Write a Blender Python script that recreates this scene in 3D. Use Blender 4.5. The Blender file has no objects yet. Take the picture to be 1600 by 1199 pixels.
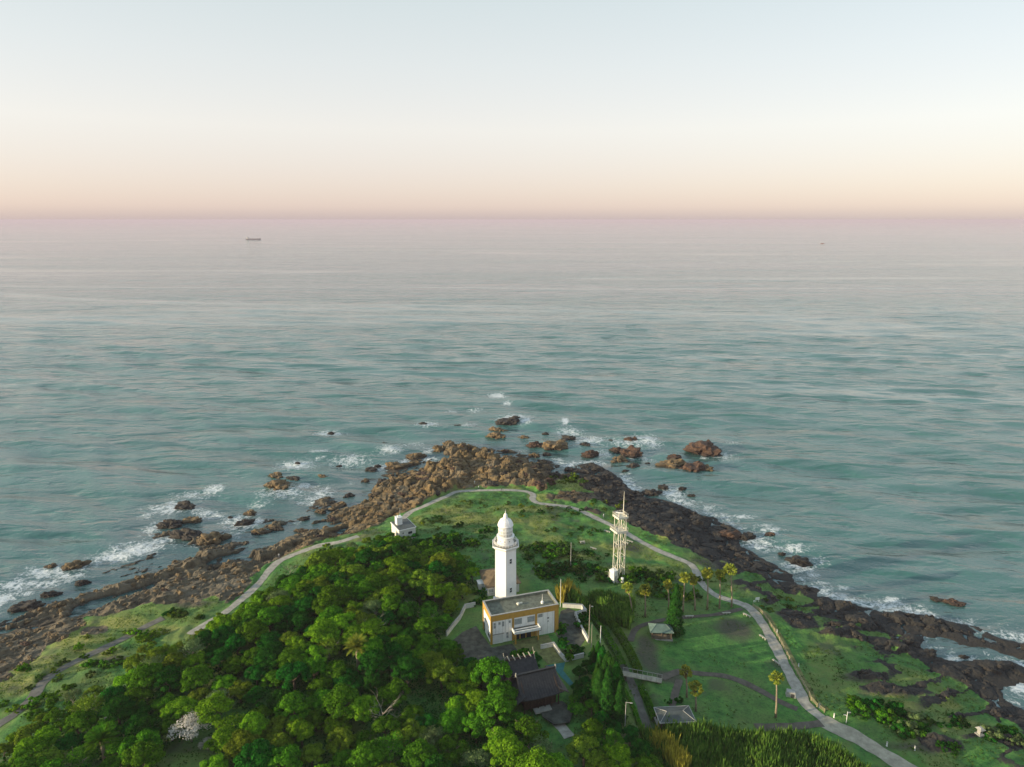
import bpy, bmesh, math, random
import numpy as np
from mathutils import Vector, Matrix, noise as mnoise

R = math.radians
SC = bpy.context.scene
COL = SC.collection
random.seed(7)
rng = np.random.default_rng(7)

# ------------------------------------------------------------------ camera, sky, sun, exposure
CAM_H = 122.0
FPX = 1067.0                                   # focal length in pixels of the 1600 px wide photograph
PITCH = math.atan((599.5 - 343.5) / FPX)
cam_d = bpy.data.cameras.new('camera')
cam_d.sensor_width = 36.0
cam_d.lens = 36.0 * FPX / 1600.0
cam_d.clip_start = 0.5
cam_d.clip_end = 120000.0
cam = bpy.data.objects.new('camera', cam_d)
COL.objects.link(cam)
cam.location = (0, 0, CAM_H)
cam.rotation_euler = (math.pi / 2 - PITCH, 0, 0)
SC.camera = cam

SUN_EL = R(11.0)
SUN_DIR = Vector((-0.955, -0.30, 0)).normalized()          # horizontal direction towards the sun
SUN_VEC = Vector((SUN_DIR.x * math.cos(SUN_EL), SUN_DIR.y * math.cos(SUN_EL), math.sin(SUN_EL)))
sun_d = bpy.data.lights.new('sun', 'SUN')
sun_d.energy = 5.0
sun_d.angle = R(0.6)
sun_d.color = (1.0, 0.82, 0.56)
sun = bpy.data.objects.new('sun', sun_d)
COL.objects.link(sun)
sun.rotation_euler = SUN_VEC.to_track_quat('Z', 'Y').to_euler()
sun.location = (-200, -40, 150)

W = bpy.data.worlds.new('World')
SC.world = W
W.use_nodes = True
nt = W.node_tree
nt.nodes.clear()
wo = nt.nodes.new('ShaderNodeOutputWorld')
sky = nt.nodes.new('ShaderNodeTexSky')
sky.sky_type = 'NISHITA'
sky.sun_disc = False
sky.sun_elevation = SUN_EL
sky.sun_rotation = math.atan2(SUN_DIR.x, SUN_DIR.y)
sky.altitude = 100
sky.air_density = 1.0
sky.dust_density = 1.0
bg1 = nt.nodes.new('ShaderNodeBackground')
bg1.inputs['Strength'].default_value = 0.05
nt.links.new(sky.outputs[0], bg1.inputs['Color'])
# twilight bands: mauve at the horizon, peach, cream, pale blue grey; the same all the way round
tc = nt.nodes.new('ShaderNodeTexCoord')
sx = nt.nodes.new('ShaderNodeSeparateXYZ')
nt.links.new(tc.outputs['Generated'], sx.inputs[0])
mr = nt.nodes.new('ShaderNodeMapRange')
mr.inputs['From Min'].default_value = -0.02
mr.inputs['From Max'].default_value = 1.0
nt.links.new(sx.outputs['Z'], mr.inputs['Value'])
ramp = nt.nodes.new('ShaderNodeValToRGB')
def sky_stop(z): return (z + 0.02) / 1.02
stops = [(-0.02, (0.40, 0.335, 0.375)), (0.0, (0.42, 0.345, 0.38)), (0.0175, (0.545, 0.435, 0.438)), (0.06, (0.60, 0.50, 0.492)),
         (0.118, (0.675, 0.607, 0.568)), (0.198, (0.618, 0.607, 0.578)), (0.272, (0.555, 0.585, 0.562)),
         (0.5, (0.38, 0.49, 0.54)), (1.0, (0.25, 0.35, 0.43))]
el = ramp.color_ramp.elements
while len(el) > 1: el.remove(el[-1])
el[0].position = sky_stop(stops[0][0]); el[0].color = (*stops[0][1], 1)
for z, c in stops[1:]:
    e = el.new(sky_stop(z)); e.color = (*c, 1)
nt.links.new(mr.outputs[0], ramp.inputs[0])
bg2 = nt.nodes.new('ShaderNodeBackground')
bg2.inputs['Strength'].default_value = 0.74
nt.links.new(ramp.outputs[0], bg2.inputs['Color'])
ad = nt.nodes.new('ShaderNodeAddShader')
nt.links.new(bg1.outputs[0], ad.inputs[0])
nt.links.new(bg2.outputs[0], ad.inputs[1])
nt.links.new(ad.outputs[0], wo.inputs['Surface'])

SC.view_settings.view_transform = 'Standard'
SC.view_settings.look = 'None'
SC.view_settings.exposure = 0.50
SC.view_settings.gamma = 1.0
SC.view_settings.use_curve_mapping = False
SC.render.engine = 'CYCLES'
SC.cycles.use_denoising = True
SC.cycles.max_bounces = 6
SC.cycles.diffuse_bounces = 2
SC.cycles.glossy_bounces = 2
SC.cycles.transmission_bounces = 3
SC.cycles.volume_bounces = 0
SC.cycles.transparent_max_bounces = 8

# ------------------------------------------------------------------ projection helpers (photo pixel -> place in the world)
CP, SP = math.cos(PITCH), math.sin(PITCH)
def ray(u, v):
    x = (u - 800.0) / FPX; y = -(v - 599.5) / FPX
    return x, CP + y * SP, -SP + y * CP
def at(u, v, z):
    dx, dy, dz = ray(u, v); t = (z - CAM_H) / dz
    return Vector((dx * t, dy * t, z))
def zat(v, y):                                 # height of the point at distance y that shows on row v
    _, dy, dz = ray(800, v)
    return CAM_H + y * dz / dy
def proj(p):
    d = (p[0], p[1] * CP - (p[2] - CAM_H) * SP, p[1] * SP + (p[2] - CAM_H) * CP)
    return 800 + FPX * d[0] / d[1], 599.5 - FPX * d[2] / d[1]

# ------------------------------------------------------------------ numpy noise
def _h(ix, iy, s):
    n = (ix.astype(np.int64) * 374761393 + iy.astype(np.int64) * 668265263 + s * 974634777) & 0x7fffffff
    n = ((n ^ (n >> 13)) * 1274126177) & 0x7fffffff
    n = ((n ^ (n >> 15)) * 2246822519) & 0x7fffffff
    return ((n ^ (n >> 16)) & 0xffffff) / float(0xffffff)
def vnoise(x, y, s=0):
    ix = np.floor(x); iy = np.floor(y); fx = x - ix; fy = y - iy
    fx = fx * fx * fx * (fx * (fx * 6 - 15) + 10); fy = fy * fy * fy * (fy * (fy * 6 - 15) + 10)
    a = _h(ix, iy, s); b = _h(ix + 1, iy, s); c = _h(ix, iy + 1, s); d = _h(ix + 1, iy + 1, s)
    return (a + (b - a) * fx) * (1 - fy) + (c + (d - c) * fx) * fy
def fbm(x, y, s=0, o=4, g=0.5):
    t = 0; a = 1; n = 0
    for i in range(o):
        t = t + a * vnoise(x * 2 ** i + 17.3 * i, y * 2 ** i - 9.1 * i, s + i); n += a; a *= g
    return t / n
def ridged(x, y, s=0, o=4, g=0.55):
    t = 0; a = 1; n = 0
    for i in range(o):
        t = t + a * (1 - np.abs(2 * vnoise(x * 2 ** i + 31.7 * i, y * 2 ** i + 5.3 * i, s + i) - 1)); n += a; a *= g
    return t / n
def worley(x, y, s=0):
    ix = np.floor(x); iy = np.floor(y)
    f1 = np.full(x.shape, 9.0); f2 = np.full(x.shape, 9.0); idv = np.zeros(x.shape)
    for dx in (-1, 0, 1):
        for dy in (-1, 0, 1):
            cx = ix + dx; cy = iy + dy
            px_ = cx + _h(cx, cy, s); py_ = cy + _h(cx, cy, s + 1)
            d = np.hypot(px_ - x, py_ - y); r = _h(cx, cy, s + 2)
            nf = d < f1
            f2 = np.where(nf, f1, np.minimum(f2, d)); idv = np.where(nf, r, idv); f1 = np.where(nf, d, f1)
    return f1, f2, idv
def sstep(a, b, x):
    t = np.clip((x - a) / (b - a), 0, 1); return t * t * (3 - 2 * t)

def seg_dist(X, Y, poly, closed=True):
    best = np.full(X.shape, 1e9); n = len(poly)
    for i in range(n if closed else n - 1):
        ax, ay = poly[i]; bx, by = poly[(i + 1) % n]
        vx, vy = bx - ax, by - ay; L = vx * vx + vy * vy + 1e-9
        t = np.clip(((X - ax) * vx + (Y - ay) * vy) / L, 0, 1)
        best = np.minimum(best, (X - ax - t * vx) ** 2 + (Y - ay - t * vy) ** 2)
    return np.sqrt(best)
def inside(X, Y, poly):
    r = np.zeros(X.shape, bool); n = len(poly)
    for i in range(n):
        ax, ay = poly[i]; bx, by = poly[(i + 1) % n]
        c = ((ay > Y) != (by > Y))
        r ^= c & (X < (bx - ax) * (Y - ay) / ((by - ay) if by != ay else 1e-9) + ax)
    return r
def sdist(X, Y, poly):
    d = seg_dist(X, Y, poly); return np.where(inside(X, Y, poly), d, -d)

# ------------------------------------------------------------------ the cape's height field
GS = 0.58
GX0, GX1, GY0, GY1 = -225.0, 190.0, 66.0, 372.0
gx = np.arange(GX0, GX1, GS); gy = np.arange(GY0, GY1, GS)
X, Y = np.meshgrid(gx, gy)
coast_px = [(-420, 1330), (-150, 1020), (-60, 968), (0, 942), (40, 926), (75, 914), (110, 906), (140, 900), (190, 884), (228, 866), (246, 848), (240, 828), (248, 803),
            (275, 797), (300, 806), (335, 812), (362, 826), (372, 838), (392, 826), (425, 806), (440, 812), (462, 812), (478, 798),
            (492, 782), (515, 768), (545, 760), (560, 752), (592, 748), (612, 736), (640, 722), (668, 712), (684, 698), (705, 692),
            (735, 700), (765, 702), (795, 704), (828, 716), (862, 722), (880, 738), (896, 730), (925, 726), (960, 742), (978, 764),
            (1005, 778), (1042, 784), (1085, 802), (1120, 812), (1150, 832), (1158, 856), (1172, 870), (1205, 880), (1232, 895),
            (1236, 908), (1266, 920), (1268, 932), (1316, 945), (1364, 953), (1418, 960), (1465, 970), (1532, 988), (1600, 1008), (1690, 1035),
            (1690, 1048), (1600, 1021), (1532, 1007), (1465, 994), (1436, 988), (1432, 1008), (1465, 1028), (1502, 1038), (1539, 1031),
            (1585, 1042), (1588, 1055), (1556, 1062), (1546, 1076), (1560, 1092), (1600, 1112), (1720, 1175), (1900, 1330)]
coast = [tuple(at(u, v, 0.3)[:2]) for u, v in coast_px]
coast = [(-260, 40)] + coast + [(230, 40)]
sd = sdist(X, Y, coast)
sd = sd + (fbm(X / 9, Y / 9, 3, 4) - 0.5) * 7.0 * sstep(-14, 0, sd)
ctrl = np.array([(-2, 184, 10), (2, 168, 10), (8, 142, 9.6), (0, 120, 9), (-40, 160, 12), (-40, 190, 11.5), (-55, 177, 11), (-75, 150, 9.5), (-100, 125, 8),
                 (-92, 190, 4.6), (-84, 214, 3.6), (-122, 153, 4.5), (-140, 130, 4.5), (-150, 110, 5), (-41, 231, 7.5), (-60, 215, 6.5), (0, 283, 5), (0, 255, 6.5), (20, 228, 6),
                 (34, 201, 7), (36, 181, 5.4), (68, 189, 4.6), (45, 170, 5.2), (55, 155, 5.2), (75, 177, 4.5), (75, 140, 4.6), (63, 118, 5.2), (110, 130, 3.6),
                 (100, 150, 3.2), (100, 175, 2.2), (-20, 212, 9), (-150, 170, 2), (40, 118, 6.6), (24, 148, 8.6), (22, 170, 9.4), (-60, 120, 10.5), (-30, 110, 10), (-125, 100, 7),
                 (120, 100, 5), (40, 90, 7), (-40, 85, 10), (-25, 262, 5.6), (30, 262, 5), (55, 225, 4.2), (-110, 180, 2.6), (80, 205, 3.2), (-25, 300, 2.6), (15, 300, 3.2), (-60, 262, 2.2)])
num = np.zeros(X.shape); den = np.zeros(X.shape)
for cx, cy, cz in ctrl:
    w = np.exp(-((X - cx) ** 2 + (Y - cy) ** 2) / (2 * 13.0 ** 2)) + 3e-4 / (1 + ((X - cx) ** 2 + (Y - cy) ** 2) / 400)
    num += w * cz; den += w
inner = num / den
H0 = np.where(sd > 0, 0.25 + (inner - 0.25) * sstep(3, 30, sd), -4.5 * sstep(0, 14, -sd) + 0.25 * (1 - sstep(0, 3, -sd)))
def sample(G, x, y):
    fx = np.clip((np.asarray(x, float) - GX0) / GS, 0, len(gx) - 1.001); fy = np.clip((np.asarray(y, float) - GY0) / GS, 0, len(gy) - 1.001)
    ix = fx.astype(int); iy = fy.astype(int); fx = fx - ix; fy = fy - iy
    return (G[iy, ix] * (1 - fx) + G[iy, ix + 1] * fx) * (1 - fy) + (G[iy + 1, ix] * (1 - fx) + G[iy + 1, ix + 1] * fx) * fy
def ground(u, v, G=None):
    """where the sight line through a photo pixel meets the cape"""
    G = H0 if G is None else G
    dx, dy, dz = ray(u, v)
    ys = np.arange(60.0, 420.0, 0.25); t = ys / dy
    zs = CAM_H + dz * t; hs = np.maximum(sample(G, dx * t, ys), 0.0)
    k = int(np.argmax(zs <= hs)) if (zs <= hs).any() else len(ys) - 1
    return Vector((dx * t[k], ys[k], float(hs[k])))
def gpoly(pts, G=None): return [tuple(ground(u, v, G)[:2]) for u, v in pts]

# level terrace of the lighthouse and its forecourt
terr = [tuple(at(u, v, 10.0)[:2]) for u, v in [(690, 1004), (712, 962), (730, 925), (752, 912), (830, 905), (872, 930), (905, 946), (926, 1010), (905, 1032), (892, 1068), (850, 1105), (792, 1062), (740, 1050)]]
td = sdist(X, Y, terr)
H0 = H0 + (10.0 - H0) * sstep(-6, 1, td)
# sunken lane right of the terrace
lane_px = [(905, 935), (935, 968), (962, 1008), (986, 1055), (1003, 1100), (1020, 1150)]
lane = gpoly(lane_px)
lane_d = seg_dist(X, Y, lane, False)
H0 = H0 - 2.0 * (1 - sstep(1.4, 3.8, lane_d))

# walking paths (photo pixels, width in metres)
PATHS = {
    'coast_path': ([(296, 992), (318, 978), (340, 965), (362, 949), (385, 930), (405, 911), (420, 892), (436, 877), (458, 867), (482, 858), (505, 851), (530, 847), (560, 838)], 2.7),
    'point_path': ([(628, 812), (642, 800), (665, 790), (695, 777), (713, 769), (740, 767), (768, 766), (800, 766), (822, 768), (833, 773), (832, 780), (840, 786), (862, 789), (888, 792),
                    (905, 797), (930, 809), (955, 821), (978, 833), (1003, 847), (1030, 861), (1055, 871), (1078, 881), (1087, 892), (1093, 906), (1104, 920), (1122, 932), (1150, 941), (1163, 946)], 2.6),
    'promenade': ([(1160, 944), (1174, 953), (1188, 970), (1201, 990), (1214, 1014), (1227, 1040), (1240, 1064), (1251, 1085), (1257, 1098), (1272, 1112), (1292, 1127)], 3.0),
    'entrance_road': ([(1284, 1125), (1305, 1137), (1335, 1151), (1362, 1167), (1390, 1184), (1430, 1210), (1480, 1245)], 4.6),
    'lower_road': ([(-60, 1180), (-10, 1138), (25, 1115), (52, 1088), (64, 1070), (82, 1054), (108, 1039), (140, 1023), (168, 1010), (195, 997), (225, 980), (255, 966)], 2.6),
    'lawn_path': ([(1034, 1060), (1062, 1050), (1095, 1053), (1130, 1056), (1160, 1066), (1190, 1080), (1222, 1098), (1246, 1108)], 2.0),
    'branch_path': ([(1062, 1062), (1056, 1080), (1050, 1104)], 1.7),
    'cross_path': ([(1180, 1137), (1230, 1136), (1284, 1131)], 2.4),
    'upper_lawn_path': ([(985, 1002), (992, 985), (1008, 976), (1040, 968), (1075, 964), (1120, 960), (1160, 951)], 1.6),
}
path_xy = {k: (gpoly(p), w) for k, (p, w) in PATHS.items()}
pathmask = np.zeros(X.shape)
for k, (pl, w) in path_xy.items():
    d = seg_dist(X, Y, pl, False)
    pathmask = np.maximum(pathmask, 1 - sstep(w / 2, w / 2 + 1.6, d))

# grass, scrub and rock
grass_px = [(-420, 1400), (-120, 1110), (-20, 1082), (10, 1062), (30, 1046), (60, 1018), (92, 1003), (112, 985), (140, 968), (190, 957), (240, 946), (290, 946), (330, 936), (362, 932), (392, 907),
            (412, 885), (436, 868), (478, 851), (520, 842), (560, 833), (600, 815), (622, 803), (650, 790), (690, 774), (715, 764), (760, 759), (812, 759), (838, 766), (856, 760), (880, 748), (905, 752),
            (925, 772), (960, 800), (1000, 826), (1050, 850), (1090, 866), (1130, 880), (1160, 896), (1190, 906), (1240, 930), (1286, 945), (1318, 962), (1362, 979), (1408, 997), (1436, 1026),
            (1474, 1056), (1512, 1086), (1545, 1111), (1590, 1145), (1680, 1195), (1900, 1400)]
grass = gpoly(grass_px[1:-1]); grass = [(-255, 40)] + grass + [(225, 40)]
gd = sdist(X, Y, grass)
nz = fbm(X / 7, Y / 7, 11, 4) - 0.5
rock = 1 - sstep(-1.5, 1.5, gd + nz * 11)
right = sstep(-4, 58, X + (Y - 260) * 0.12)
def ell(u, v, ru, rv, soft=0.5):
    c = ground(u, v); a = ground(u + ru, v); b = ground(u, v - rv)
    rx = max(abs(a.x - c.x), .5); ry = max(abs(b.y - c.y), .5)
    q = np.hypot((X - c.x) / rx, (Y - c.y) / ry) + nz * 0.9
    return 1 - sstep(1 - soft, 1 + soft, q)
# bare rock outcrops standing in the grass
OUT = [(895, 776, 38, 8), (868, 790, 14, 5), (925, 800, 20, 6), (722, 762, 14, 4), (1250, 968, 26, 12), (1300, 962, 30, 9), (1330, 995, 60, 5), (1400, 1010, 40, 6), (1365, 1058, 28, 7), (1400, 1078, 50, 7),
       (1470, 1165, 38, 14), (150, 985, 22, 8), (60, 1000, 30, 14)]
for e in OUT: rock = np.maximum(rock, ell(*e))
rock *= (1 - pathmask)
rock *= sstep(-4, 1, -td)
tip = sstep(-75, -55, X) * (1 - sstep(20, 45, X)) * sstep(252, 272, Y)
# boulders and ledges as relief
ca, sa = math.cos(R(38)), math.sin(R(38))
U1, V1 = X * ca + Y * sa, -X * sa + Y * ca               # along / across the strata of the left shore
wx, wy = X + 2.2 * (fbm(X / 5, Y / 5, 21, 3) - .5), Y + 2.2 * (fbm(X / 5, Y / 5, 22, 3) - .5)
f1, f2, idb = worley(wx / 6.5, wy / 6.5, 31)
g1, g2, idg = worley(wx / 2.9, wy / 2.9, 41)
big = np.clip(1 - f1 * 1.35, 0, 1) ** 0.6 * (0.25 + idb)
sml = np.clip(1 - g1 * 1.3, 0, 1) ** 0.6 * (0.2 + idg)
crack = 1 - sstep(0.02, 0.16, f2 - f1)
strata = ridged(U1 / 24, V1 / 4.6, 51, 3)
strata = np.floor(strata * 5 + (strata * 5 % 1) ** 5) / 5
patch = sstep(0.40, 0.62, fbm(X / 17, Y / 17, 61, 3))
left = 1 - sstep(-70, -50, X)
relief = (big * 2.5 + sml * .9) * (0.35 + 0.9 * patch) - crack * 0.95
slabs = (strata - 0.5) * 4.2 + sml * 0.7 * patch + big * 0.8 * patch - 0.25
relief = relief * (1 - 0.75 * left) + slabs * 0.75 * left
relief = relief + (ridged(X / 3.4, Y / 3.4, 71, 4) - 0.55) * 1.0 + (fbm(X / 1.1, Y / 1.1, 81, 2) - .5) * 0.28
amp = sstep(-2.5, 4, sd) * (0.85 + 0.38 * tip)
pool = sstep(.44, .60, fbm(U1 / 15, V1 / 6, 63, 3)) * (1 - .85 * right)
reefbase = (-0.5 + .45 * right - 1.5 * pool - left * (.35 + 1.6 * pool)) * sstep(-3, 3, sd) * (1 - sstep(12 + 6 * left, 30 + 14 * left, sd))
ledge = sstep(60, 85, X) * (1 - sstep(3, 34, gd)) * sstep(.60, .72, ridged((X * .9 + Y * .45) / 16, (Y * .9 - X * .45) / 6 * -1, 57, 4)) * (1 - pathmask)
rock = np.maximum(rock, ledge)
H = H0 + rock * (relief * amp * (1 - .42 * right) + reefbase)
# soft hummocks in the turf
lawnpoly = gpoly([(990, 1000), (1000, 975), (1160, 955), (1250, 1095), (1270, 1125), (1120, 1135), (1010, 1125)])
lawn_in = sstep(-2, 3, sdist(X, Y, lawnpoly))
H = H + (1 - rock) * (1 - pathmask) * sstep(4, 12, sd) * (1 - sstep(-3, 0, td)) * (1 - lawn_in) * ((fbm(X / 8, Y / 8, 91, 3) - .5) * 1.5 + (fbm(X / 2, Y / 2, 95, 2) - .5) * .35)
H = H - 0.16 * pathmask * (1 - sstep(-3, 0, td))
Hs = H

# colour masks: dry grass with painted sunlit turf, bare earth
dry = sstep(0.50, 0.68, fbm(X / 12, Y / 12, 101, 4)) * (.35 + .35 * sstep(205, 235, Y))  # stronger towards the tip, where sunlit yellow patches are put into this tone
for e in [(60, 1040, 80, 14), (130, 1000, 60, 14), (190, 975, 60, 12), (235, 985, 45, 9), (150, 1020, 50, 9), (25, 1070, 40, 14), (735, 812, 45, 9), (700, 800, 30, 6), (820, 795, 40, 5), (1020, 890, 45, 8), (1060, 900, 30, 6), (890, 755, 30, 9),
          (1420, 1105, 40, 7), (1390, 1085, 30, 6), (1470, 1100, 25, 6), (1500, 1130, 30, 6), (960, 890, 40, 6), (900, 870, 40, 5), (800, 815, 40, 4)]:
    dry = np.maximum(dry, ell(*e) * 0.9)
dirt = sstep(0.66, 0.8, fbm(X / 9, Y / 9, 111, 4)) * 0.5
for e in [(1012, 1025, 15, 26), (1045, 1058, 20, 9), (1320, 960, 25, 10), (1120, 885, 40, 8), (980, 855, 22, 7), (1345, 1060, 26, 6), (1390, 1083, 40, 5), (1150, 985, 26, 16), (1010, 1010, 14, 14), (300, 945, 30, 5), (180, 1030, 25, 5), (1440, 1170, 50, 10)]:
    dirt = np.maximum(dirt, ell(*e) * 0.85)
dark = right * 0.9 + 0.1  # right shore rock darker: wet stone, plus hill shade put into the colour

# ------------------------------------------------------------------ material helpers
MATS = {}
def newmat(name):
    m = bpy.data.materials.new(name); m.use_nodes = True
    MATS[name] = m
    return m, m.node_tree, m.node_tree.nodes['Principled BSDF']
def nd(t, kind, **kw):
    n = t.nodes.new(kind)
    for k, v in kw.items():
        if k in n.inputs: n.inputs[k].default_value = v
        else: setattr(n, k, v)
    return n
def mix(t, a, b, f, mode='MIX'):
    n = t.nodes.new('ShaderNodeMix'); n.data_type = 'RGBA'; n.blend_type = mode
    for val, sock in ((f, n.inputs[0]), (a, n.inputs[6]), (b, n.inputs[7])):
        if hasattr(val, 'is_output'): t.links.new(val, sock)
        elif isinstance(val, (int, float)): sock.default_value = val
        else: sock.default_value = (*val, 1)
    return n.outputs[2]
def maprange(t, v, a, b, c=0.0, d=1.0):
    n = t.nodes.new('ShaderNodeMapRange'); t.links.new(v, n.inputs[0])
    for i, q in enumerate((a, b, c, d)): n.inputs[i + 1].default_value = q
    return n.outputs[0]
def noisetex(t, vec, scale, detail=4, rough=0.6):
    n = nd(t, 'ShaderNodeTexNoise', Scale=scale, Detail=detail, Roughness=rough)
    if vec is not None: t.links.new(vec, n.inputs['Vector'])
    return n.outputs['Fac']
def plain(name, col, rough=0.7, var=0.18, scale=1.5, metal=0.0, dirt=None):
    """painted or weathered surface: base colour with uneven staining"""
    m, t, b = newmat(name)
    g = nd(t, 'ShaderNodeNewGeometry')
    f = noisetex(t, g.outputs['Position'], scale, 5, .65)
    f = maprange(t, f, .35, .7)
    lo = tuple(c * (1 - var * 1.6) for c in col); hi = tuple(min(c * (1 + var * .5), .95) for c in col)
    c = mix(t, lo, hi, f)
    if dirt is not None:
        mp = nd(t, 'ShaderNodeMapping'); mp.inputs['Scale'].default_value = (2.2, 2.2, .25)
        t.links.new(g.outputs['Position'], mp.inputs[0])
        f2 = maprange(t, noisetex(t, mp.outputs[0], 1.0, 4, .6), .52, .75, 0, .5)
        c = mix(t, c, dirt, f2)
    t.links.new(c, b.inputs['Base Color'])
    b.inputs['Roughness'].default_value = rough
    b.inputs['Metallic'].default_value = metal
    return m
plain('white_paint', (.85, .84, .80), .6, .06, .8, dirt=(.55, .53, .47))
plain('lighthouse_white', (.85, .84, .82), .55, .03, .8, dirt=(.74, .72, .67))
plain('white_wall', (.68, .67, .62), .75, .10, .7, dirt=(.42, .42, .36))
plain('ochre_paint', (.48, .28, .05), .7, .12, 1.2, dirt=(.28, .16, .045))
plain('roof_grey', (.17, .185, .14), .85, .3, .9)
plain('deck_grey', (.30, .29, .25), .8, .2, 1.5)
plain('dark_glass', (.03, .04, .05), .15, .2, 2)
plain('pale_glass', (.33, .37, .36), .2, .15, 1)
plain('lantern_glass', (.62, .64, .62), .18, .06, 2)
plain('dark_metal', (.05, .05, .05), .5, .2, 2)
plain('cream_steel', (.74, .70, .58), .55, .08, 2)
plain('tile_brown', (.16, .115, .06), .8, .3, .8)
plain('tile_black', (.035, .033, .032), .55, .35, 1.5)
plain('temple_wood', (.06, .035, .02), .7, .3, 2)
plain('concrete', (.36, .35, .31), .85, .15, .8, dirt=(.2, .2, .17))
plain('path_grey', (.42, .39, .33), .9, .26, .7)
plain('path_tan', (.42, .38, .29), .9, .22, .6)
plain('road_dark', (.17, .16, .135), .9, .25, .6)
plain('earth_path', (.13, .112, .088), .95, .25, .7)
plain('asphalt', (.085, .092, .072), .9, .45, .5)
plain('teal_paving', (.02, .17, .16), .7, .2, .8)
plain('pale_turf', (.20, .21, .07), .95, .3, .8)
plain('wood_pale', (.40, .34, .20), .8, .2, 3)
plain('wood_grey', (.42, .40, .33), .8, .2, 3)
plain('roof_green', (.13, .20, .165), .6, .2, .8)
plain('roof_slate', (.085, .10, .095), .6, .25, .8)
plain('stone_wall', (.16, .13, .09), .9, .35, 2)
plain('stone_pale', (.42, .41, .38), .85, .2, 1.5)
plain('bark', (.16, .12, .08), .9, .3, 3)
plain('bark_pale', (.36, .32, .25), .9, .2, 3)
plain('palm_bark', (.30, .24, .16), .9, .25, 3)
plain('hull_dark', (.10, .075, .075), .6, .15, .05)
plain('hull_pale', (.6, .6, .58), .6, .1, .05)
plain('hull_red', (.35, .12, .08), .6, .1, .05)

def leafmat(name, lo, hi, trans=.35):
    m, t, b = newmat(name)
    t.nodes.remove(b)
    g = nd(t, 'ShaderNodeNewGeometry'); oi = nd(t, 'ShaderNodeObjectInfo')
    f = noisetex(t, g.outputs['Position'], .9, 3, .6)
    f = maprange(t, f, .3, .7)
    ri = maprange(t, g.outputs['Random Per Island'], 0, 1, -.25, .25)
    a = nd(t, 'ShaderNodeMath', operation='ADD'); t.links.new(f, a.inputs[0]); t.links.new(ri, a.inputs[1])
    c = mix(t, lo, hi, a.outputs[0])
    hs = nd(t, 'ShaderNodeHueSaturation')
    t.links.new(c, hs.inputs['Color'])
    t.links.new(maprange(t, oi.outputs['Random'], 0, 1, .492, .522), hs.inputs['Hue'])
    t.links.new(maprange(t, oi.outputs['Random'], 0, 1, .75, 1.25), hs.inputs['Value'])
    d = nd(t, 'ShaderNodeBsdfDiffuse'); tr = nd(t, 'ShaderNodeBsdfTranslucent')
    t.links.new(hs.outputs[0], d.inputs['Color']); t.links.new(hs.outputs[0], tr.inputs['Color'])
    ms = nd(t, 'ShaderNodeMixShader'); ms.inputs[0].default_value = trans
    t.links.new(d.outputs[0], ms.inputs[1]); t.links.new(tr.outputs[0], ms.inputs[2])
    t.links.new(ms.outputs[0], t.nodes['Material Output'].inputs['Surface'])
    return m
leafmat('leaf_dark', (0.008, 0.04, 0.005), (0.036, 0.145, 0.014), .22)
leafmat('leaf_mid', (0.022, 0.072, 0.004), (0.12, 0.26, 0.014), .22)
leafmat('leaf_bright', (0.045, 0.125, 0.005), (0.22, 0.38, 0.018), .22)
leafmat('leaf_olive', (0.045, 0.085, 0.007), (0.23, 0.31, 0.026), .22)
leafmat('leaf_grey', (0.07, 0.105, 0.035), (0.18, 0.24, 0.09), .22)
leafmat('blossom', (.42, .38, .33), (.72, .68, .62))
leafmat('cane', (.04, .11, .012), (.19, .28, .045))
leafmat('cane_sunlit', (.22, .19, .03), (.42, .32, .05))  # lit copy of cane: the sun's yellow is put into the leaf colour
leafmat('palm_leaf', (.11, .16, .016), (.42, .42, .06))
leafmat('palm_dead', (.14, .09, .03), (.26, .17, .06))
leafmat('cypress_leaf', (.012, .05, .008), (.045, .13, .016))
leafmat('scrub_leaf', (.035, .08, .012), (.10, .16, .03))

# terrain
m, t, b = newmat('cape_ground')
at_ = nd(t, 'ShaderNodeAttribute', attribute_name='cover')
sp = nd(t, 'ShaderNodeSeparateColor'); t.links.new(at_.outputs['Color'], sp.inputs[0])
g = nd(t, 'ShaderNodeNewGeometry'); P = g.outputs['Position']
sz = nd(t, 'ShaderNodeSeparateXYZ'); t.links.new(P, sz.inputs[0])
n1 = noisetex(t, P, .35, 6, .65); n2 = noisetex(t, P, 1.6, 5, .7); n3 = noisetex(t, P, .07, 4, .6)
lawn = mix(t, (.020, .105, .015), (.095, .275, .04), maprange(t, n1, .32, .68))
lawn = mix(t, lawn, (.13, .19, .045), maprange(t, n3, .44, .66, 0, .75))
lawn = mix(t, lawn, (.016, .06, .012), maprange(t, n2, .5, .7, 0, .8))
dryc = mix(t, (.14, .17, .03), (.38, .36, .10), maprange(t, n2, .35, .68))
earth = mix(t, (.045, .038, .03), (.10, .085, .065), maprange(t, n2, .35, .7))
gr = mix(t, lawn, dryc, sp.outputs[1])
gr = mix(t, gr, earth, sp.outputs[2])
tn = nd(t, 'ShaderNodeAttribute', attribute_name='warm')
rkl = mix(t, (.06, .05, .033), (.21, .165, .10), maprange(t, n1, .34, .66))
rkw = mix(t, (.066, .047, .02), (.25, .168, .068), maprange(t, n1, .34, .66))
rk = mix(t, rkl, rkw, tn.outputs['Fac'])
rk = mix(t, rk, (.05, .04, .03), maprange(t, n2, .52, .72, 0, .75))
rk = mix(t, rk, (.19, .16, .11), maprange(t, n3, .5, .68, 0, .7))
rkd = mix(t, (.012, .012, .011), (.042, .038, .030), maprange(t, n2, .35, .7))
rk = mix(t, rk, rkd, at_.outputs['Alpha'])
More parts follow.
